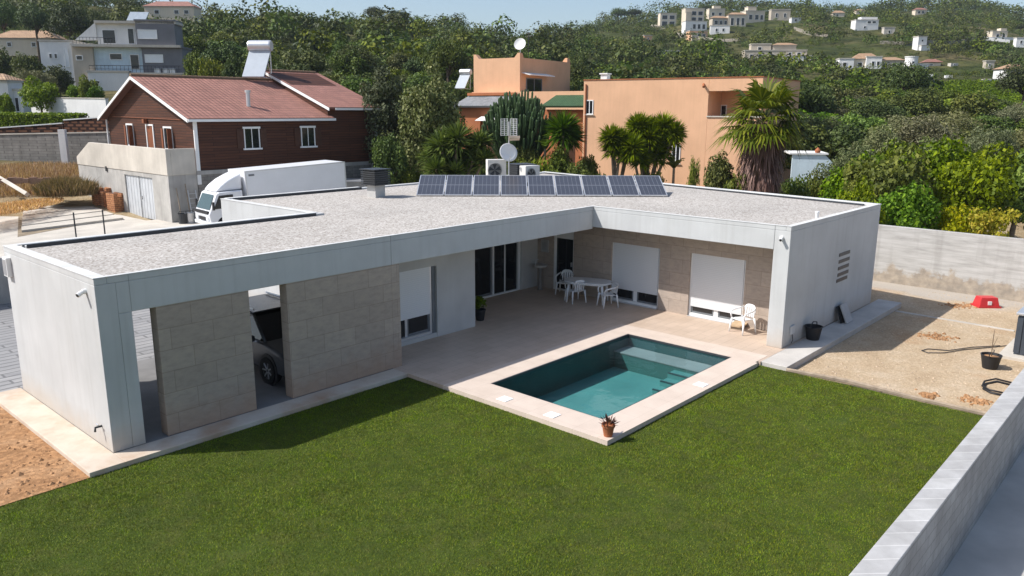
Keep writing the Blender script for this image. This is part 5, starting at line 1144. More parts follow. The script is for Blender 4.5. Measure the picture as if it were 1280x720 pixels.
HL = [
 ('hillside_villa','cream villa with a dark double-height loggia at the left of the hilltop cluster',835,34,[(-10,10,0,12,0,16,'cream')],[(-8,1,7,6,0),(1,1,7,6,0),(-8,9,7,5,0),(1,9,7,5,0)],()),
 ('hillside_villa','tall cream villa with dark balconies in the hilltop cluster',868,29,[(-12,12,0,14,0,17,'cream'),(-12,-6,-3,0,0,12,'cream')],[(-4,2,6,5,0),(4,2,6,5,0),(-4,9,6,5,0),(4,9,6,5,0)],()),
 ('hillside_villa','low white building with dark windows below the tall cream villa',868,40,[(-13,14,-4,10,0,12,'white_wall')],[(-4,3,4,6,-4),(2,3,4,6,-4),(8,3,4,6,-4)],()),
 ('hillside_villa','ochre terraced house with dark arches at the foot of the hilltop cluster',871,50,[(-11,12,-4,8,0,10,'orange'),(-9,4,-6,-4,0,7,'cream')],[(-2,1,4,6,-6),(5,1,4,6,-4)],()),
 ('hillside_villa','cream house with a stepped roof on top of the ridge',896,22,[(-10,10,0,10,0,10,'cream'),(-4,5,2,8,10,14,'cream')],[(-7,2,4,4,0),(2,2,4,4,0)],()),
 ('hillside_villa','brown pergola house in the middle of the hilltop cluster',900,32,[(-10,10,0,10,0,8,'beige')],[(-8,1,5,5,0),(-1,1,4,5,0),(5,1,4,5,0)],[(-10,10,0,10,8,3,'oldtile')]),
 ('hillside_villa','long white walled terrace house under the brown pergola house',900,42,[(-12,11,-3,8,0,9,'white_wall')],[(-6,2,3,4,-3),(2,2,3,4,-3)],()),
 ('hillside_villa','orange-roofed cream villa with tall dark arches right of the cluster',920,33,[(-10,12,0,12,0,13,'cream')],[(-7,1,4,9,0),(0,1,4,9,0),(6,1,4,9,0)],[(-10,12,0,12,13,3,'oldtile')]),
 ('hillside_villa','big cream villa with terraces at the right of the hilltop cluster',944,28,[(-13,12,0,14,0,13,'cream'),(-9,2,3,12,13,18,'cream')],[(-9,3,5,6,0),(-1,3,5,6,0),(6,3,4,6,0)],()),
 ('hillside_house','long low white building alone on the middle slope',836,71,[(-16,4,0,10,0,7,'white_wall'),(4,17,0,10,0,7,'white_wall')],[(-11,1,5,3,0),(-3,1,4,3,0)],()),
 ('hillside_hut','small ochre hut in the scrub below the hilltop cluster',810,51,[(-5,5,0,7,0,6,'orange')],[(-1,1,2,3,0)],()),
 ('hillside_mansion','wide beige stone mansion with a pillared porch and stepped roofs on the right slope',970,77,[(-38,36,0,24,0,13,'beige'),(-30,-6,6,22,13,21,'beige'),(-4,24,6,20,13,19,'beige'),(8,42,-6,0,0,6,'white_wall')],[(-32,2,4,7,0),(-22,2,5,7,0),(-8,2,5,7,0),(2,2,5,7,0),(14,5,4,6,0),(24,5,5,6,0),(-22,14,5,4,6)],[(-4,24,6,20,19,3,'oldtile')]),
 ('white_villa','big white cube villa with dark upper terrace high on the right hill',1083,39,[(-14,14,0,14,0,13,'white_wall'),(-6,14,4,14,13,17,'white_wall')],[(0,9,5,3,0),(6,9,5,3,0),(-4,3,3,3,0)],()),
 ('white_annex','plain pale annex building right of the white cube villa',1112,43,[(-7,6,0,8,0,8,'conc_pale')],[(-2,1,3,4,0)],()),
 ('hillside_house','small orange-roofed house on the crest of the right hill',1151,18,[(-7,7,0,8,0,5,'cream')],[(-4,1,3,3,0),(1,1,3,3,0)],[(-7,7,0,8,5,2.5,'rooftile')]),
 ('hillside_house','tiny tan house left of the orange-roofed house near the crest',1075,18,[(-5,5,0,7,0,4,'cream')],[(-2,1,3,2,0)],[(-5,5,0,7,4,2,'oldtile')]),
 ('wide_villa','wide white villa with tan tiled roofs and dark porches on the lower right slope',1088,86,[(-37,-20,0,20,0,12,'white_wall'),(-20,10,3,20,0,11,'cream'),(10,38,0,18,0,9,'beige'),(-6,12,-2,3,0,14,'white_wall')],[(-15,2,6,6,3),(0,3,4,6,-2),(6,3,4,6,-2),(14,1,6,6,0),(24,1,6,6,0),(-33,3,5,5,0)],[(-20,10,3,20,11,7,'oldtile'),(10,38,0,18,9,4,'oldtile')]),
 ('orange_roofed_house','low house with a bright orange tiled roof right of the round turret',1166,83,[(-9,9,0,12,0,4,'cream')],[(-4,1,4,2,0)],[(-10,10,0,12,4,4,'rooftile')]),
 ('hillside_house','grey house with a blank gable on the ridge at the left of the right hill',975,25,[(-11,12,0,12,0,12,'beige')],[(-6,3,3,5,0),(4,3,3,5,0)],()),
 ('white_hut','tiny white flat-roofed hut in the scrub right of the grey ridge house',995,28,[(-6,6,0,6,0,5,'white_wall')],[(-2,1,3,3,0)],()),
 ('hillside_house','cream house with an upper terrace near the right edge of the hill',1249,50,[(-10,10,0,10,0,10,'cream'),(2,10,2,9,10,14,'cream'),(-16,20,-3,0,0,3,'white_wall')],[(-5,3,4,4,0),(3,3,4,4,0)],()),
 ('white_cottage','narrow white cottage at the right edge of the hill above the tan-roofed villa',1276,60,[(-6,8,0,8,0,12,'white_wall')],[(-2,5,3,4,0)],()),
 ('tan_roofed_villa','white villa with a tan tiled roof at the right edge of the lower slope',1270,105,[(-14,22,0,24,0,17,'white_wall'),(-22,-6,-5,0,0,6,'white_wall')],[(-8,7,6,6,0),(4,7,6,6,0),(12,2,5,8,0)],[(-14,22,0,24,17,6,'oldtile')]),
 ('white_shed','low white and pale blue shed left of the tan-roofed villa',1241,105,[(-10,10,0,8,0,5,'paleblue')],[(-4,1,4,3,0)],()),
 ('white_hut','small white hut left of the wide tan-roofed villa',1041,83,[(-6,6,0,6,0,4,'white_wall')],[(-2,1,3,2,0)],()),
 ('white_hut','flat white shed on the orchard edge below the orange-roofed house',1161,97,[(-5,5,0,6,0,4,'white_wall')],[(-2,1,3,2,0)],()),
 ('white_hut','small white hut right of the flat white shed on the orchard edge',1186,98,[(-4,4,0,5,0,4,'white_wall')],[(-1,1,2,2,0)],()),
 ('white_hut','pale hut beside the slim dark cypress',1193,83,[(-5,5,0,6,0,4,'conc_pale')],[(-2,1,3,2,0)],()),
 ('hillside_house','ruined beige cottage left of the white and pale blue shed',1237,86,[(-5,5,0,8,0,9,'beige')],[(-2,3,3,3,0)],()),
 ('hillside_house','cream cottage with a tan roof on the crest left of the big white cube villa',1048,22,[(-7,7,0,8,0,5,'cream')],[(-3,1,3,3,0)],[(-7,7,0,8,5,3,'oldtile')]),
 ('white_tower','slim white tower house beside the round turret on the lower right slope',1152,63,[(-6,6,0,10,0,16,'white_wall'),(-4,8,-4,0,0,5,'white_wall')],[(-2,10,3,3,0)],()),
]
for nm, lab, px, py, bx, wn_, rf_ in HL: villa(nm, lab, px, py, bx, wn_, random.uniform(-10, 12), None, rf_, sink=5)
def turret(t, k):
    MB().lathe([(7.5*k,-4),(7.5*k,14*k),(8*k,14*k),(8*k,15*k),(0,15.5*k)], (0,6*k,0), 20).build('turret', MT['white_wall'], t)
villa('round_turret', 'round whitewashed turret with one dark window on the lower right slope', 1141, 86, [(5,20,2,14,0,6,'white_wall')], [(-3,6,4,3,-1.7)], extra=turret, sink=4)
def slope_wall(lab, pts, h, m_, nm='retaining_wall', th=.5):
    P3 = []
    for (x, y) in pts: p, d = hit(x, y); P3.append((p, d))
    mb = MB()
    for (a, da), (b_, db) in zip(P3[:-1], P3[1:]):
        v = (b_-a)[:2]; n2 = np.array([v[1], -v[0]])/(np.linalg.norm(v)+1e-6)*-th; 
        q = [(a[0],a[1]),(b_[0],b_[1]),(b_[0]+n2[0],b_[1]+n2[1]),(a[0]+n2[0],a[1]+n2[1])]
        vs = [(x, y, (a[2] if i in (0, 3) else b_[2])-3) for i, (x, y) in enumerate(q)]+[(x, y, (a[2]+h*da/1005.5 if i in (0, 3) else b_[2]+h*db/1005.5)) for i, (x, y) in enumerate(q)]
        mb.add(vs, [(3,2,1,0),(4,5,6,7),(0,1,5,4),(1,2,6,5),(2,3,7,6),(3,0,4,7)])
    return tag(mb.build(nm, MT[m_]), lab, 'wall')
slope_wall('long pale stone retaining wall with small merlons right of the white tower', [(1160,62),(1190,63),(1216,59)], 11, 'drystone')
slope_wall('curved pale retaining wall climbing below the grey ridge house', [(992,38),(1010,44),(1035,47)], 4, 'drystone')
slope_wall('low dry stone terrace wall below the white cube villa', [(1100,55),(1130,56),(1160,55)], 4, 'drystone')
slope_wall('pale stone terrace wall under the hilltop cluster of villas', [(812,33),(850,47),(900,53),(925,52)], 4, 'drystone')
slope_wall('white terrace wall left of the cream house near the right edge', [(1228,50),(1262,54)], 4, 'white_wall')
# walls, hedge and fence at the far left
def wall_px(nm, lab, a, b_, da, db, h, m_, th=.3, cat='wall', drop=2.0, build=None):
    p, q = at(*a, da), at(*b_, db); v = (q-p)[:2]; L = float(np.linalg.norm(v)); t = thing(nm, lab, cat, tuple(p), math.atan2(v[1], v[0])); dz = float(q[2]-p[2])
    MB().yprism([(0,-drop),(L,dz-drop),(L,dz+h),(0,h)], 0, th).build('wall_body', MT[m_], t); MB().yprism([(0,h+.004),(L,dz+h+.004),(L,dz+h+.09),(0,h+.09)], -.05, th+.05).build('capping', MT['conc_pale'] if m_ != 'latticebrick' else MT['white_wall'], t); return t
wall_px('garden_wall', 'white garden wall sloping down behind the clipped hedge at left', (40,143), (134,146), 80, 74, 1.6, 'white_wall')
wall_px('lattice_wall', 'white wall with a brown brick lattice panel at far left, lower section', (-20,175), (80,168), 66, 65, .85, 'latticebrick')
wall_px('lattice_wall', 'white framed brown brick lattice wall, higher section nearest the timber house', (81,164), (141,160), 65, 64, .85, 'latticebrick')
wall_px('garden_wall', 'grey block wall standing behind the dry weeds at left', (-60,191), (141,188), 62, 60, 1.3, 'greyblock', drop=3)
tag(MB().obox(tuple(at(80,184,59.5)), (.5,.3,2.6), CR).build('gate_post', MT['white_wall']), 'short white gate post in front of the grey block wall at left', 'post')
p = at(40, 228, 50); t = thing('field_wall', 'low broken red-brown stone kerb along the dry weeds at left', 'wall', (*p,), CR+R(8)); k_ = MB(); r_ = random.Random(4)
for k in range(11): k_.obox((-2+k*.42, r_.uniform(-.05,.05), .12), (.42,.3,r_.uniform(.25,.45)), r_.uniform(-.1,.1))
k_.build('stones', plain('red_brown_stone', (.27,.17,.12), .9, .2, 3, .1, bump=.3), t)
a, b_ = zat(0, 222, 0.0), None
tag(MB().path([tuple(at(-6,219,50.5)),tuple(at(34,243,47.5))], .16, 4).build('timber_beam', MT['conc_pale']), 'pale concrete beam lying beside the drive slabs at far left', 'beam')
# ================================================================ grass on the lawn
def grass():
    rg = np.random.default_rng(77); xs, ys, tn = [], [], []
    n = 1000000
    # denser near the camera where blades show larger
    x = rg.uniform(-6, 13.36, n); y = rg.uniform(-12.05, -.54, n)
    d = (x-CAM[0])*HF[0]+(y-CAM[1])*HF[1]; l = (x-CAM[0])*HR[0]+(y-CAM[1])*HR[1]
    ok = (d > 4.5) & (np.abs(l) < .70*d+1) & ~((x > 6.66) & (y > -6.44)) & ~((x < -.62) & (y > -.5))
    ok &= rg.random(n) < np.clip(1.25-(d-9)*.03, .55, 1)
    x, y, d = x[ok], y[ok], d[ok]; n = len(x)
    w = np.sin(x*1.1+.7*np.sin(y*.9))*np.sin(y*1.3+.5*np.sin(x*.7))+.6*np.sin(x*2.7+y*1.9)*np.sin(y*3.1-x*.8)+.4*np.sin(x*6.3)*np.sin(y*5.7+x)
    patch = np.zeros(n)
    for (px, py, r) in ((1053,526,.26),(1010,665,.12),(300,690,.4)):
        q = zat(px, py, -.1); patch = np.maximum(patch, np.exp(-(((x-q[0])/r)**2+((y-q[1])/(r*.7))**2)))
    keep = rg.random(n) > patch*.8; x, y, w, d = x[keep], y[keep], w[keep], d[keep]; n = len(x)
    h = rg.uniform(.014, .034, n)*(1+.25*w); a = rg.uniform(0, 6.283, n); b = rg.uniform(.0025, .0045, n)*(1+d*.02); ln = rg.uniform(.2, 1.0, n)*h; la = rg.uniform(0, 6.283, n)
    z = np.full(n, -.102)
    v = np.empty((n, 3, 3)); v[:, 0] = np.stack([x-np.cos(a)*b, y-np.sin(a)*b, z], 1); v[:, 1] = np.stack([x+np.cos(a)*b, y+np.sin(a)*b, z], 1); v[:, 2] = np.stack([x+np.cos(la)*ln, y+np.sin(la)*ln, z+h], 1)
    w2 = np.sin(x*.45+1.1*np.sin(y*.38+1))*np.cos(y*.52+.8*np.sin(x*.33))
    def vn(sc, seed):      # value noise
        g_ = np.random.default_rng(seed).random((256, 256)); u, v_ = x/sc+100, y/sc+100; i0, j0 = np.floor(u).astype(int), np.floor(v_).astype(int); fu, fv = u-i0, v_-j0; fu = fu*fu*(3-2*fu); fv = fv*fv*(3-2*fv)
        q = lambda a, b: g_[a % 256, b % 256]
        return (q(i0, j0)*(1-fu)+q(i0+1, j0)*fu)*(1-fv)+(q(i0, j0+1)*(1-fu)+q(i0+1, j0+1)*fu)*fv-.5
    t = np.clip(.5+.08*w+.16*w2+.95*vn(.12, 1)+.6*vn(.33, 2)+.4*vn(1.1, 3)+rg.normal(size=n)*.10, 0, 1)
    tag(quick('grass', v.reshape(-1, 3), 3, LF['grass'], attr=np.repeat(t, 3)), kind='stuff')
grass()
# ================================================================ trees: one prototype of each kind, then copies
def ground_at(px, d):
    r = ray(px, 137); p = CAM+r*d/(r[:2]@HF); return float(terr(p[0], p[1])), p
PROTO = {}
def proto(kind, seed):
    rg = np.random.default_rng(seed)
    if kind == 'fig': return make_tree('broadleaf_tree', '', 'tree', rg, 4.6, 2.5, 2.1, 34, .55, 1.05, 260, .115, LF['fig'], MT['palebark'], .15, low=.6, asp=.7)
    if kind == 'olive': return make_tree('olive_tree', '', 'tree', rg, 5.2, 2.6, 2.2, 36, .5, 1.0, 300, .10, LF['olive'], MT['bark'], .22, low=.5, asp=.35)
    if kind == 'pine': return make_tree('pine_tree', '', 'tree', rg, 8.0, 3.6, 2.6, 36, .8, 1.5, 130, .17, LF['pine'], MT['bark'], .22, low=.25, asp=.4)
    if kind == 'carob': return make_tree('evergreen_tree', '', 'tree', rg, 6.0, 3.2, 2.8, 38, .7, 1.3, 170, .15, LF['carob'], MT['bark'], .22, low=.7, asp=.6)
    if kind == 'bush': return make_tree('shrub', '', 'shrub', rg, 2.2, 1.6, 1.15, 20, .45, .75, 300, .09, LF['bush'], MT['bark'], .07, low=.8, zc=1.0, asp=.6)
    if kind == 'lime': return make_tree('yellow_shrub', '', 'shrub', rg, 2.6, 1.35, 1.3, 30, .26, .5, 560, .075, LF['lime'], MT['bark'], .05, low=.7, zc=1.3, asp=.65)
    if kind == 'silver': return make_tree('silver_tree', '', 'tree', rg, 8.4, 2.7, 3.9, 60, .5, 1.0, 330, .11, LF['silver'], MT['palebark'], .2, low=.8, asp=.6)
    if kind == 'cypress':
        t = thing('cypress_tree', '', 'tree'); cl = [(rg.normal()*.12, rg.normal()*.12, .5+k*.33, .75*math.sin(math.pi*min(1, (k+2)/16))**.7+.15, .6) for k in range(16)]
        quick('crown', crown_verts(rg, cl, 260, .12, .6, asp=.35), 4, LF['pine'], t); MB().path([(0,0,-.3),(0,0,4)], [.12,.05], 6).build('trunk', MT['bark'], t); return t
def P_(kind, var=0):
    if (kind, var) not in PROTO: PROTO[(kind, var)] = [proto(kind, hash_seed(kind, var)), False]
    return PROTO[(kind, var)]
def hash_seed(kind, var): return sum(map(ord, kind))*7+var*131+1
def plant(kind, var, pos, scale, label, group=None, rot=None):
    e = P_(kind, var); rot = random.uniform(0, 6.28) if rot is None else rot
    if not e[1]: o = e[0]; e[1] = True; o.location = tuple(map(float, pos)); o.rotation_euler = (0, 0, rot); o.scale = scale if isinstance(scale, tuple) else (scale,)*3
    else: o = dup(e[0], pos, rot, None, None, scale)
    o['label'] = label
    if group: o['group'] = group
    elif 'group' in o: del o['group']
    return o
HT = {'fig': (4.6, 2.5), 'olive': (5.2, 2.6), 'pine': (8.0, 3.6), 'carob': (6.0, 3.2), 'bush': (2.2, 1.6), 'lime': (2.6, 1.35), 'silver': (8.4, 2.7), 'cypress': (5.9, .9)}
def tree_px(kind, var, px, ytop, wpx, d, label, group=None, dz=0):
    """tree whose crown top reaches picture row ytop and whose crown is wpx wide at distance d"""
    gz, p = ground_at(px, d); gz += dz; top = float(at(px, ytop, d)[2]); h, r = HT[kind]; sz = max(.3, (top-gz)/h); sx = min(wpx/1005.5*d/(2*r), sz*1.5)
    return plant(kind, var, (p[0], p[1], gz), (sx, sx, sz), label, group)
# --- the orchard behind the boundary wall at right
G1 = 'broadleaf trees behind the boundary wall'
for px, yt, w_, d, lab in ((1082,188,100,40,'broad green tree behind the far corner of the house wing'),(1122,178,120,37,'large glossy green tree behind the boundary wall, right of the house corner'),
    (1175,168,130,40,'glossy green tree behind the middle of the boundary wall'),(1228,186,110,37,'green tree behind the yellow-green shrubs at right'),(1285,200,120,38,'green tree cut by the right edge of the photo behind the boundary wall'),
    (1088,222,74,33,'lower bushy green tree close behind the boundary wall by the house corner'),(1145,225,100,34,'dense low green tree close behind the boundary wall left of the yellow shrubs'),(1062,205,44,47,'green tree at the right end of the pale blue shelter')):
    tree_px('fig', int(px) % 3, px, yt, w_, d, lab, G1)
tree_px('lime', 0, 1208, 250, 62, 33.5, 'dusty yellow-green shrub leaning over the boundary wall, left of the bright one'); tree_px('lime', 1, 1255, 244, 76, 33, 'bright yellow-green shrub leaning over the boundary wall at right')
G2 = 'grey-green olive trees in the orchard'
for px, yt, w_, d, lab in ((1150,138,110,58,'large pale grey-green olive tree in the middle of the orchard at right'),(1100,150,70,56,'smaller olive tree left of the large pale olive in the orchard'),(1245,146,80,52,'rounded olive tree near the right edge below the vineyard'),
    (1025,132,90,66,'olive tree behind the fan palm and shelter'),(1195,160,60,56,'small olive tree between the two large olives at right')):
    tree_px('olive', int(px) % 2, px, yt, w_, d, lab, G2)
G3 = 'dense green trees filling the orchard behind'
n3 = 0
for row, (d, yt, w_) in enumerate(((50,172,100),(62,150,100),(74,136,95),(88,120,90),(102,108,85),(116,98,80))):
    for px in range((1075 if row == 0 else 985)+row*17, 1330, 58):
        if row >= 4 and px > 1150: continue
        q = px+random.uniform(-14, 14); k = random.choice(['fig','carob','carob','fig','olive'])
        tree_px(k, random.randint(0, 1), q, yt+random.uniform(-7, 10), w_*random.uniform(.7, 1.1), d+random.uniform(-4, 4), {'fig':'dense broadleaf tree filling the orchard slope at right','carob':'dark evergreen tree filling the orchard slope at right','olive':'grey-green olive tree among the evergreens of the orchard slope'}[k], G3)
# vineyard / citrus rows: fine light green rows on the slope
rg = np.random.default_rng(9); vs = []
gx = []
for k in range(26):
    d = 112+k*2.2
    for j in range(150):
        c = 1155+j*1.6
        if c > 1420 or rg.random() < .08: continue
        gz = float(terr_dc(d, c)); lat = (c-640)/1005.5*d; gx.append((CAM[0]+HF[0]*d+HR[0]*lat, CAM[1]+HF[1]*d+HR[1]*lat, gz+.6, .55+.25*rg.random(), .7))
vv = crown_verts(rg, gx, 40, .22, .8); tag(quick('vineyard_rows', vv, 4, LF['vine'], attr=np.full(len(vv), .5)), kind='stuff')
# --- trees round the apricot house
for px, yt, w_, d, v_, lab in ((478,76,74,55,0,'silver-leaved tree right of the timber house, the left and smaller of two'),(540,66,92,53,1,'large silver-leaved tree left of the apricot tower')): tree_px('silver', v_, px, yt, w_, d, lab)
tree_px('carob', 0, 486, 165, 60, 50, 'dark evergreen bush in the shade beneath the left silver-leaved tree'); tree_px('carob', 1, 455, 150, 50, 62, 'dark evergreen tree close behind the timber house gable end')
def ground_y(d, px, ybase):  # object base just behind the house roof edge
    return at(px, ybase, d)
# candelabra cactus
def cactus(lab, px, yt, wpx, d):
    gz, p = ground_at(px, d); t = thing('candelabra_cactus', lab, 'cactus', (p[0], p[1], gz)); top = float(at(px, yt, d)[2])-gz; r = wpx/1005.5*d/2*1.15; rg = np.random.default_rng(21); mb = MB()
    zc = top*.52
    for k in range(420):
        a = rg.uniform(0, 6.28); lv = rg.choice([1., 1., .86, .7]); rr = r*lv*math.sqrt(rg.random()); x, y = rr*math.cos(a), rr*math.sin(a)
        zt = (zc+(top-zc)*math.sqrt(max(.02, 1-.93*(rr/r/lv)**2)))*(.55+.45*lv)*rg.uniform(.94, 1.02); L = rg.uniform(.7, 1.3)
        mb.path([(x*.2, y*.2, zt*.3), (x*.75, y*.75, zt-L*1.25), (x*.97, y*.97, zt-L*.75), (x*1.02, y*1.02, zt-.1), (x*1.02, y*1.02, zt)], [.05,.06,.075,.07,.02], 6)
    mb.build('crown', LF['cactus'], t); MB().path([(0,0,-.2),(0,0,top*.5)], [.3,.22], 10).build('trunk', MT['bark'], t)
cactus('tall dark candelabra cactus in front of the apricot arcade', 648, 112, 82, 55)
# yuccas : spiky heads on bare stems
def blades(rg, c, r, n, w, droop=.25, up=-.35, seg=2):
    d = rg.normal(size=(n*2, 3)); d /= np.linalg.norm(d, axis=1, keepdims=True); d = d[d[:, 2] > up][:n]; n = len(d)
    L = r*rg.uniform(.75, 1.1, n)[:, None]; s_ = np.cross(d, rg.normal(size=(n, 3))*.3+np.array([0, 0, 1.])); s_ /= np.linalg.norm(s_, axis=1, keepdims=True)+1e-9
    b = c+d*L*.08; m = c+d*L*.6-np.array([0, 0, 1])*L*droop*.15; e = c+d*L-np.array([0, 0, 1])*L*droop
    return np.stack([b, m+s_*w, e, m-s_*w], 1).reshape(-1, 3)
def yucca(lab, px, d, heads, nm='yucca_plant', group=None, n=420, w=.045):
    """heads: picture x, y and radius in pixels"""
    gz, p = ground_at(px, d); t = thing(nm, lab, 'plant', (p[0], p[1], gz), 0, group); rg = np.random.default_rng(int(px)); k = d/1005.5; vs = []; mb = MB()
    for (hx, hy, hr) in heads:
        dd = d+rg.uniform(-1.2, 1.2); q = at(hx, hy, dd)-np.array([p[0], p[1], gz]); vs.append(blades(rg, q, hr*k*1.45, n, w, .06)); vs.append(blades(rg, q-np.array([0, 0, hr*k*.5]), hr*k*1.4, n//2, w, .3))
        mb.path([(q[0]*.15, q[1]*.15, -.2), (q[0]*.45+rg.normal()*.12, q[1]*.45, q[2]*.45), tuple(q)], [.14,.10,.07], 7)
    quick('crown', np.concatenate(vs), 4, LF['yucca'], t); mb.build('trunk', MT['palebark'], t, smooth=True)
yucca('big branching yucca with spiky heads against the apricot wall', 812, 53, [(800,160,16),(812,172,16),(830,158,15),(843,166,13),(826,180,17),(806,188,16),(790,184,15),(842,172,12),(797,156,12),(816,160,13),(822,192,15),(800,198,13)])
yucca('lower yucca clump left of the big branching yucca', 772, 53, [(764,172,14),(776,176,14),(788,178,13),(768,184,13),(782,190,14)])
yucca('dense clump of spiky yuccas behind the chimney cowl and panels', 560, 46, [(552,182,19),(572,174,20),(590,188,18),(540,196,16),(562,200,19),(582,206,18),(600,178,15),(604,200,15),(545,212,15),(570,216,14)], n=240)
yucca('small agave with grey spiky leaves under the arcade arch', 706, 54, [(704,162,19),(712,170,16)], 'agave_plant', w=.05)
# banana / strelitzia leaves
def big_leaves(lab, px, py, d, n, L, nm='banana_plant'):
    gz, p = ground_at(px, d); base = at(px, py, d); t = thing(nm, lab, 'plant', (p[0], p[1], gz)); rg = np.random.default_rng(int(px)+5); mb = MB(); h0 = float(base[2])-gz
    for k in range(n):
        a = rg.uniform(0, 6.28); el = rg.uniform(.5, 1.3); d_ = np.array([math.cos(a)*math.cos(el), math.sin(a)*math.cos(el), math.sin(el)]); s_ = np.array([-math.sin(a), math.cos(a), 0]); m = 6; vs = []
        for j in range(m+1):
            u = j/m; c = np.array([0, 0, h0])+d_*L*u-np.array([0, 0, .45*L*u*u]); w_ = .2*L*math.sin(math.pi*min(1, .12+u*.88))**.8+.01; vs += [c-s_*w_+np.array([0, 0, .06*L*math.sin(u*3)]), c, c+s_*w_+np.array([0, 0, .06*L*math.sin(u*3)])]
        mb.add(vs, [(3*j, 3*j+1, 3*j+4, 3*j+3) for j in range(m)]+[(3*j+1, 3*j+2, 3*j+5, 3*j+4) for j in range(m)])
    mb.build('leaves', m_leaf('broad_banana_leaf', (.05,.09,.015), (.09,.14,.025), (.14,.19,.04), .35), t, smooth=True); MB().path([(0,0,-.2),(0,0,h0+.1)], [.12,.08], 8).build('trunk', MT['palebark'], t)
big_leaves('young banana plant with upright leaves beside the small low window', 846, 210, 53, 7, 1.5); big_leaves('bird-of-paradise plant with broad leaves under the agave', 682, 186, 53, 8, 1.3, 'strelitzia_plant')
# fan palm with a skirt of dead leaves
def fan_palm(lab, px, d, ytop, yskirt, ybase):
    gz, p = ground_at(px, d); t = thing('fan_palm', lab, 'palm tree', (p[0], p[1], gz)); k = d/1005.5; zc = float(at(px, 152, d)[2])-gz; rg = np.random.default_rng(8); vs = []; pet = MB()
    def fan(c, dirv, L, nseg=16, w=.05, arr=vs):
        dirv = dirv/np.linalg.norm(dirv); s_ = np.cross(dirv, [0, 0, 1.]); s_ /= np.linalg.norm(s_)+1e-9; u = np.cross(s_, dirv)
        for j in range(nseg):
            a = (j/(nseg-1)-.5)*3.6; e = dirv*math.cos(a)+s_*math.sin(a); ll = L*(.75+.25*math.cos(a))*rg.uniform(.85, 1.05); sd_ = np.cross(e, u); wv = sd_*w
            m = c+e*ll*.55+u*ll*.08; en = c+e*ll-np.array([0, 0, 1])*ll*rg.uniform(.08, .42); arr.append([c, m+wv, en, m-wv])
    for i in range(40):
        a = i*2.399; el = math.asin(np.clip(1-(i+.5)/40*1.42, -1, 1)); dv = np.array([math.cos(a)*math.cos(el), math.sin(a)*math.cos(el), math.sin(el)]); pl_ = rg.uniform(1.0, 1.55)
        c = np.array([0, 0, zc])+dv*pl_-np.array([0, 0, .25*pl_*(1-abs(dv[2]))]); pet.path([(0,0,zc-.15), tuple(np.array([0,0,zc])+dv*pl_*.5+np.array([0,0,.05])), tuple(c)], [.03,.02,.012], 5); fan(c, dv-np.array([0,0,.16]), rg.uniform(1.3, 1.75), nseg=20, w=.07)
    quick('crown', np.array(vs).reshape(-1, 3), 4, LF['palm'], t); pet.build('leaf_stalks', plain('palm_stalk', (.12,.13,.04), .6, .2, 4), t, smooth=True)
    sk = []
    for i in range(1700):
        a = rg.uniform(0, 6.28); z = rg.uniform(.3, zc-.15); r0 = 1.12*(.75+.25*rg.random())*(1.1-.2*(1-z/zc)); c = np.array([r0*.75*math.cos(a), r0*.75*math.sin(a), z+.35]); e = np.array([r0*1.25*math.cos(a+rg.normal()*.1), r0*1.25*math.sin(a), z-.75*rg.uniform(.7, 1.2)]); s_ = np.array([-math.sin(a), math.cos(a), 0])*rg.uniform(.02, .06); m = (c+e)/2+np.array([math.cos(a), math.sin(a), 0])*.08
        sk.append([c, m+s_, e, m-s_])
    quick('dead_leaf_skirt', np.array(sk).reshape(-1, 3), 4, m_leaf('dead_palm_leaf', (.10,.07,.045), (.17,.125,.085), (.27,.21,.15), .1), t); MB().path([(0,0,-.3),(0,0,zc*.5),(0,0,zc)], [.8,.7,.4], 12).build('trunk', MT['thatch'], t, smooth=True)
fan_palm('thick fan palm with a brown skirt of dead leaves beside the apricot house', 956, 43, 95, 190, 238)
# garden bushes in front of the apricot house
for k, (px, yt, w_, d, kind, lab) in enumerate(((905,188,56,45,'carob','dark dense bush left of the fan palm foot'),(930,205,46,43,'bush','low green bush at the foot of the fan palm'),(745,206,46,50,'bush','yellowish garden bush under the lower yucca clump'),
    (712,212,50,49,'bush','low green bush right of the small air conditioner'),(790,208,50,49,'bush','green bush below the big branching yucca'),(668,190,60,50,'bush','light green bush behind the dish mast'),(700,182,60,52,'carob','dark leafy bush under the agave'),
    (625,196,50,50,'bush','light green bush left of the dish mast'),(530,215,60,44,'bush','dark low bush behind the panel row at left'),(872,190,18,52,'bush','small reddish garden shrub beside the banana plant'),(735,182,36,54,'bush','thin garden bush at the foot of the rusty downpipe'),(1000,214,52,46,'bush','low bush in front of the pale blue shelter'),(655,182,50,53,'carob','dark bush behind the dish mast at the foot of the cactus'),(690,204,44,48,'bush','bright low bush between the slatted vent and the agave'),(726,200,44,50,'carob','dark bush left of the yellowish garden bush'),(640,178,40,54,'bush','leafy bush at the left foot of the cactus'),(765,212,40,48,'bush','low bush right of the yellowish garden bush'),(605,200,44,48,'carob','dark bush right of the spiky yucca clump'),(585,214,40,46,'bush','small green bush in front of the spiky yucca clump'),(740,192,30,54,'carob','small dark bush at the foot of the rusty downpipe'),(515,205,44,50,'carob','dark bush left of the spiky yucca clump'),(1032,210,46,47,'bush','low bush hiding the right end of the pale blue shelter'),(820,205,36,52,'bush','small bush at the stem of the big branching yucca'))):
    o = tree_px(kind, k % 2, px, yt, w_, d, lab, 'garden bushes between the two houses')
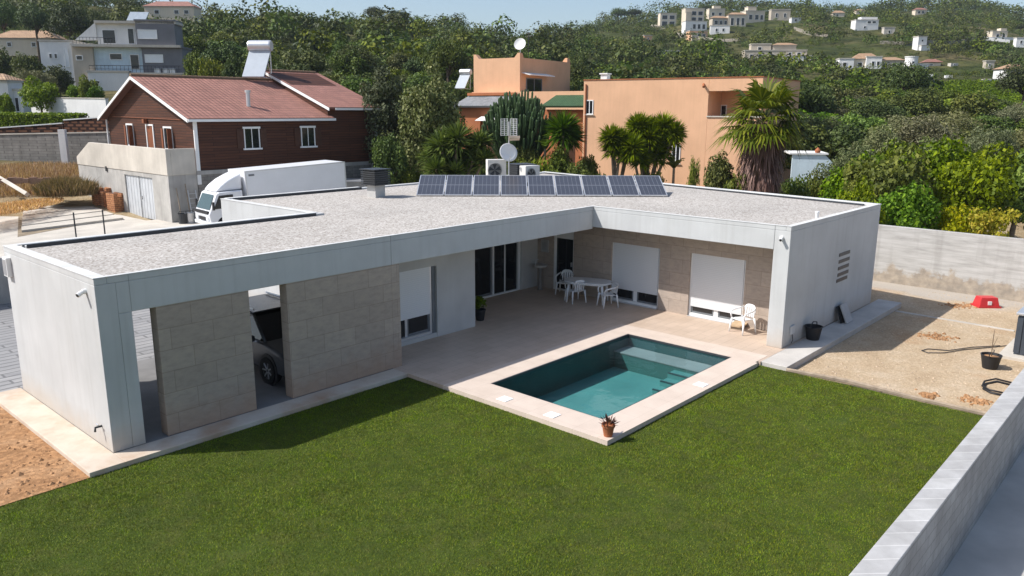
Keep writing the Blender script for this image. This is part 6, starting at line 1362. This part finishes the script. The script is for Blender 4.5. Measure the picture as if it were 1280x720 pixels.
# --- far left: hedge, garden trees and weeds
t0, t1 = at(-25, 163, 71), at(107, 163, 69); v = t1-t0; L = float(np.linalg.norm(v[:2])); hd = []; rg = np.random.default_rng(31)
t = thing('clipped_hedge', 'long clipped dark green hedge in front of the white cottage at left', 'hedge', tuple(t0), math.atan2(v[1], v[0]))
n = 9000; p = np.stack([rg.uniform(0, L, n), rg.uniform(-.6, .6, n), rg.uniform(-.3, 1.45, n)], 1); f_ = rg.integers(0, 3, n); p[f_ == 0, 1] = -.6+rg.normal(size=(f_ == 0).sum())*.05; p[f_ == 1, 2] = 1.42+rg.normal(size=(f_ == 1).sum())*.06
nr = rg.normal(size=(n, 3))+np.array([0, -.6, .5]); nr /= np.linalg.norm(nr, axis=1, keepdims=True); quick('foliage', leaf_quads(p, nr, np.full(n, .11), np.full(n, .07), rg), 4, LF['fig'], t); MB().box(.1, L-.1, -.45, .45, -.6, 1.3).build('core', LF['pine'], t)
for k, (px, yt, w_, d, kind, lab) in enumerate(((53,94,50,78,'fig','round bright green garden tree in front of the white cottage'),(6,112,28,76,'fig','small green tree at the left edge beside the white cottage'),(78,80,44,96,'carob','dark evergreen tree left of the modern villa'),(40,62,50,104,'carob','dark evergreen tree below the tan tiled cottage'),(10,58,50,106,'carob','dark evergreen tree at the left edge below the tan tiled cottage'),
    (100,104,30,90,'fig','green garden tree below the white block of the modern villa'),(112,92,28,86,'fig','small green fruit tree in front of the modern villa base'),(122,104,24,84,'fig','little green tree on the bare bank below the modern villa'),(250,62,40,95,'carob','bushy evergreen right of the modern villa terrace'),(270,66,44,90,'bush','bright green bush behind the timber house roof at left'),(295,66,40,88,'carob','dark evergreen behind the timber house ridge'),(245,40,50,120,'carob','large dark evergreen behind the modern villa right wing'),(285,38,44,125,'carob','tall evergreen on the slope right of the modern villa'),
    (100,4,60,128,'pine','tall dark pine above the modern villa'),(58,0,50,132,'pine','tall dark conifer above the tan tiled cottage'),(20,0,40,140,'pine','dark conifer in the top left corner'),(135,10,44,135,'pine','dark pine behind the roof of the modern villa'),(345,14,36,235,'pine','dark umbrella pine on the left skyline'),(372,24,24,240,'pine','small round pine on the skyline right of the umbrella pine'),(396,20,30,238,'pine','dark round pine on the skyline near the tiny white building'),(474,7,34,262,'pine','tallest dark pine on the left skyline'),(500,12,34,262,'pine','broad pine touching the tallest pine on the left skyline'),(563,44,60,95,'pine','bright green pine right behind the silver-leaved trees'),(545,52,40,100,'pine','smaller bright green pine behind the silver-leaved trees'),(718,62,40,130,'carob','dark evergreen behind the roof of the apricot house'),(770,10,30,470,'pine','dark umbrella pine on the saddle of the ridge'),(789,10,26,470,'pine','second dark umbrella pine on the saddle of the ridge'),(873,5,18,440,'pine','small dark pine above the hilltop cluster'),(1201,63,9,330,'cypress','slim dark cypress below the long retaining wall'),(1180,0,34,520,'pine','large dark pine on the crest of the right hill'),(1200,-2,30,515,'pine','dark spreading pine at the top of the right hill'),(1262,30,36,330,'pine','dark pine beside the cream house at the right edge'))):
    tree_px(kind, k % 2, px, yt, w_, d, lab)
# weeds
def tuft(name, lab, cen, rx, ry, n, h, mat_, kind=None, cat='plant', rz=0):
    rg = np.random.default_rng(n); a = rg.uniform(0, 6.28, n); r = np.sqrt(rg.random(n)); x = rx*r*np.cos(a); y = ry*r*np.sin(a); c_, s_ = math.cos(rz), math.sin(rz)
    bx = np.stack([cen[0]+x*c_-y*s_, cen[1]+x*s_+y*c_], 1); z = np.array([float(q) for q in terr(bx[:, 0], bx[:, 1])]) if cen[2] is None else np.full(n, cen[2])
    b = np.concatenate([bx, z[:, None]-.05], 1); hh = h*rg.uniform(.5, 1.15, n)*(1-.45*r*r); ln = rg.normal(size=(n, 3))*.32; ln[:, 2] = 1; e = b+ln*hh[:, None]; w_ = rg.uniform(0, 6.28, n); s2 = np.stack([np.cos(w_), np.sin(w_), 0*w_], 1)*.025; m = (b+e)/2+ln*.05
    o = quick(name, np.stack([b, m+s2, e, m-s2], 1).reshape(-1, 3), 4, mat_)
    return tag(o, lab, cat) if kind is None else tag(o, kind=kind)
pw = at(40, 212, 55); tuft('dry_grass', None, (pw[0], pw[1], None), 7.5, 4.2, 16000, 1.05, LF['dry'], 'stuff', rz=CR)
pw = at(84, 239, 49); tuft('weed_bush', 'dusty green and straw weed bush beside the drive slabs', (pw[0], pw[1], float(pw[2])-.2), 1.75, 1.5, 6000, 1.2, LF['weed'], rz=CR)
pw = at(2, 262, 43); tuft('dry_grass', None, (pw[0], pw[1], float(pw[2])-.05), 1.5, 5.5, 6000, .4, LF['dry'], 'stuff', rz=CR)
# ================================================================ the wooded hillsides
def blocked(c, d):
    return False
rg = np.random.default_rng(123); TR = []
while len(TR) < 21000:
    d = math.sqrt(rg.uniform(78**2, 640**2)); c = rg.uniform(-160, 1440); TR.append((d, c))
TR = np.array(TR); D_, C_ = TR[:, 0], TR[:, 1]; Zt = terr_dc(D_, C_); LT = (C_-640)/1005.5*D_; X_ = CAM[0]+HF[0]*D_+HR[0]*LT; Y_ = CAM[1]+HF[1]*D_+HR[1]*LT
PY = 137-(Zt-CAM[2])*1005.5/D_*.975
keep = np.ones(len(TR), bool); small = np.zeros(len(TR), bool)
# leave the houses free
hs = [o for o in bpy.data.objects if o.parent is None and o.get('category') in ('house', 'wall') and fd(o.location) > 75]
for o in hs:
    mn = np.array([1e9]*2); mx = -mn
    for ch in (list(o.children) or [o]):
        for q in ch.bound_box:
            wv = (o.matrix_basis @ ch.matrix_basis @ Vector(q)) if ch is not o else o.matrix_basis @ Vector(q); mn = np.minimum(mn, wv[:2]); mx = np.maximum(mx, wv[:2])
    d0, _ = dc(mn[0], mn[1]); lo = 2.2; 
    keep &= ~((X_ > mn[0]-lo) & (X_ < mx[0]+lo) & (Y_ > mn[1]-lo) & (Y_ < mx[1]+lo))
    if o['category'] == 'house':   # keep the foreground of each house open
        cx, cy = (mn+mx)/2; dh, chh = dc(cx, cy); wd = (np.hypot(*(mx-mn))/2+1)/dh*1005.5
        fr = (np.abs(C_-chh) < wd*.85) & (D_ < dh) & (D_ > dh-(38 if dh < 150 else dh*.17)); small |= fr; keep &= ~(fr & (dh < 150))
keep &= ~((D_ > 106) & (D_ < 170) & (C_ > 1150)); keep &= ~((D_ < 125) & (C_ < 330) & (C_ > -200) & (D_ < 92))
# clearings: dry terraces on the slope
cl = np.sin(X_*.045+1)*np.cos(Y_*.05)+.6*np.sin(X_*.11-Y_*.08); clr = (cl > .35) & (D_ > 190) & (C_ > 600); small |= clr; keep &= ~(clr & (rg.random(len(D_)) < .35)); clr = (cl > .2) & (D_ > 300) & (C_ > 640) & (C_ < 840) & (rg.random(len(D_)) < .75); small |= clr; keep &= ~(clr & (rg.random(len(D_)) < .3))
D_, C_, Zt, X_, Y_, small = D_[keep], C_[keep], Zt[keep], X_[keep], Y_[keep], small[keep]
order = np.argsort(D_); ni = 250; kinds = ['carob', 'carob', 'olive', 'pine', 'fig', 'bush']
lbl = {'carob': 'dark evergreen tree among the many on the wooded slope', 'olive': 'grey-green olive tree among the evergreens on the wooded slope', 'pine': 'dark round pine among the trees on the wooded slope', 'fig': 'brighter green broadleaf tree on the wooded slope', 'bush': 'low green scrub bush between the trees on the wooded slope'}
for i in order[:ni]:
    k = 'bush' if small[i] else kinds[rg.integers(0, 6)]; s_ = rg.uniform(.7, 1.15)*(1.1 if k == 'bush' else .95); plant(k, int(rg.integers(0, 2)), (X_[i], Y_[i], Zt[i]-.2), (s_, s_, s_*rg.uniform(.8, 1.05)), lbl[k], {'carob':'dark evergreens on the wooded slope','olive':'olive trees on the wooded slope','pine':'round pines on the wooded slope','fig':'bright broadleaf trees on the wooded slope','bush':'scrub bushes on the wooded slope'}[k])
far = order[ni:]; vs = []; tn = []
for i in far:
    d = D_[i]; big = rg.random(); r = rg.uniform(.7, 1.7) if big < .5 else rg.uniform(1.7, 2.8) if big < .85 else rg.uniform(2.8, 4.3)
    if d > 430 and big > .6: r *= 1.45
    if small[i]: r = rg.uniform(.5, 1.25)
    h = r*rg.uniform(.65, 1.3); nq = int(np.clip(42000/d, 60, 330)); tint = rg.random()
    ncl = 3 if r < 2 else 5; cs = [(0, 0, r*.1, r*.75)]+[(rg.normal()*r*.45, rg.normal()*r*.45, rg.uniform(0, .5)*h, r*rg.uniform(.35, .6)) for _ in range(ncl)]
    for (cx, cy, cz_, rr) in cs:
        m = max(8, nq//(ncl+1)); p, dd = shell(rg, m, rr, rr, rr*h/r, .75, -.35); nr = dd+rg.normal(size=dd.shape)*.5+np.array([0, 0, .3]); nr /= np.linalg.norm(nr, axis=1, keepdims=True)
        sz = rr*rg.uniform(.10, .22, len(p)); q = leaf_quads(p+np.array([X_[i]+cx, Y_[i]+cy, Zt[i]+h*.55+cz_]), nr, sz, sz*.7, rg); vs.append(q); tn.append(np.full(len(q), tint))
tag(quick('hillside_woodland', np.concatenate(vs), 4, LF['far'], attr=np.concatenate(tn)), kind='stuff')
# ================================================================ haze between the hills
hz = N('haze_air'); hz.t.nodes.remove(hz.b); pv_ = hz.n('VolumePrincipled'); pv_.inputs['Color'].default_value = (.80, .88, 1, 1); pv_.inputs['Density'].default_value = HAZE; pv_.inputs['Anisotropy'].default_value = .2; hz.l(pv_.outputs[0], hz.out.inputs['Volume'])
if HAZE > 0: tag(MB().box(-1500, 1500, -1500, 1500, -2.8, 130).build('haze', hz.m), kind='stuff')
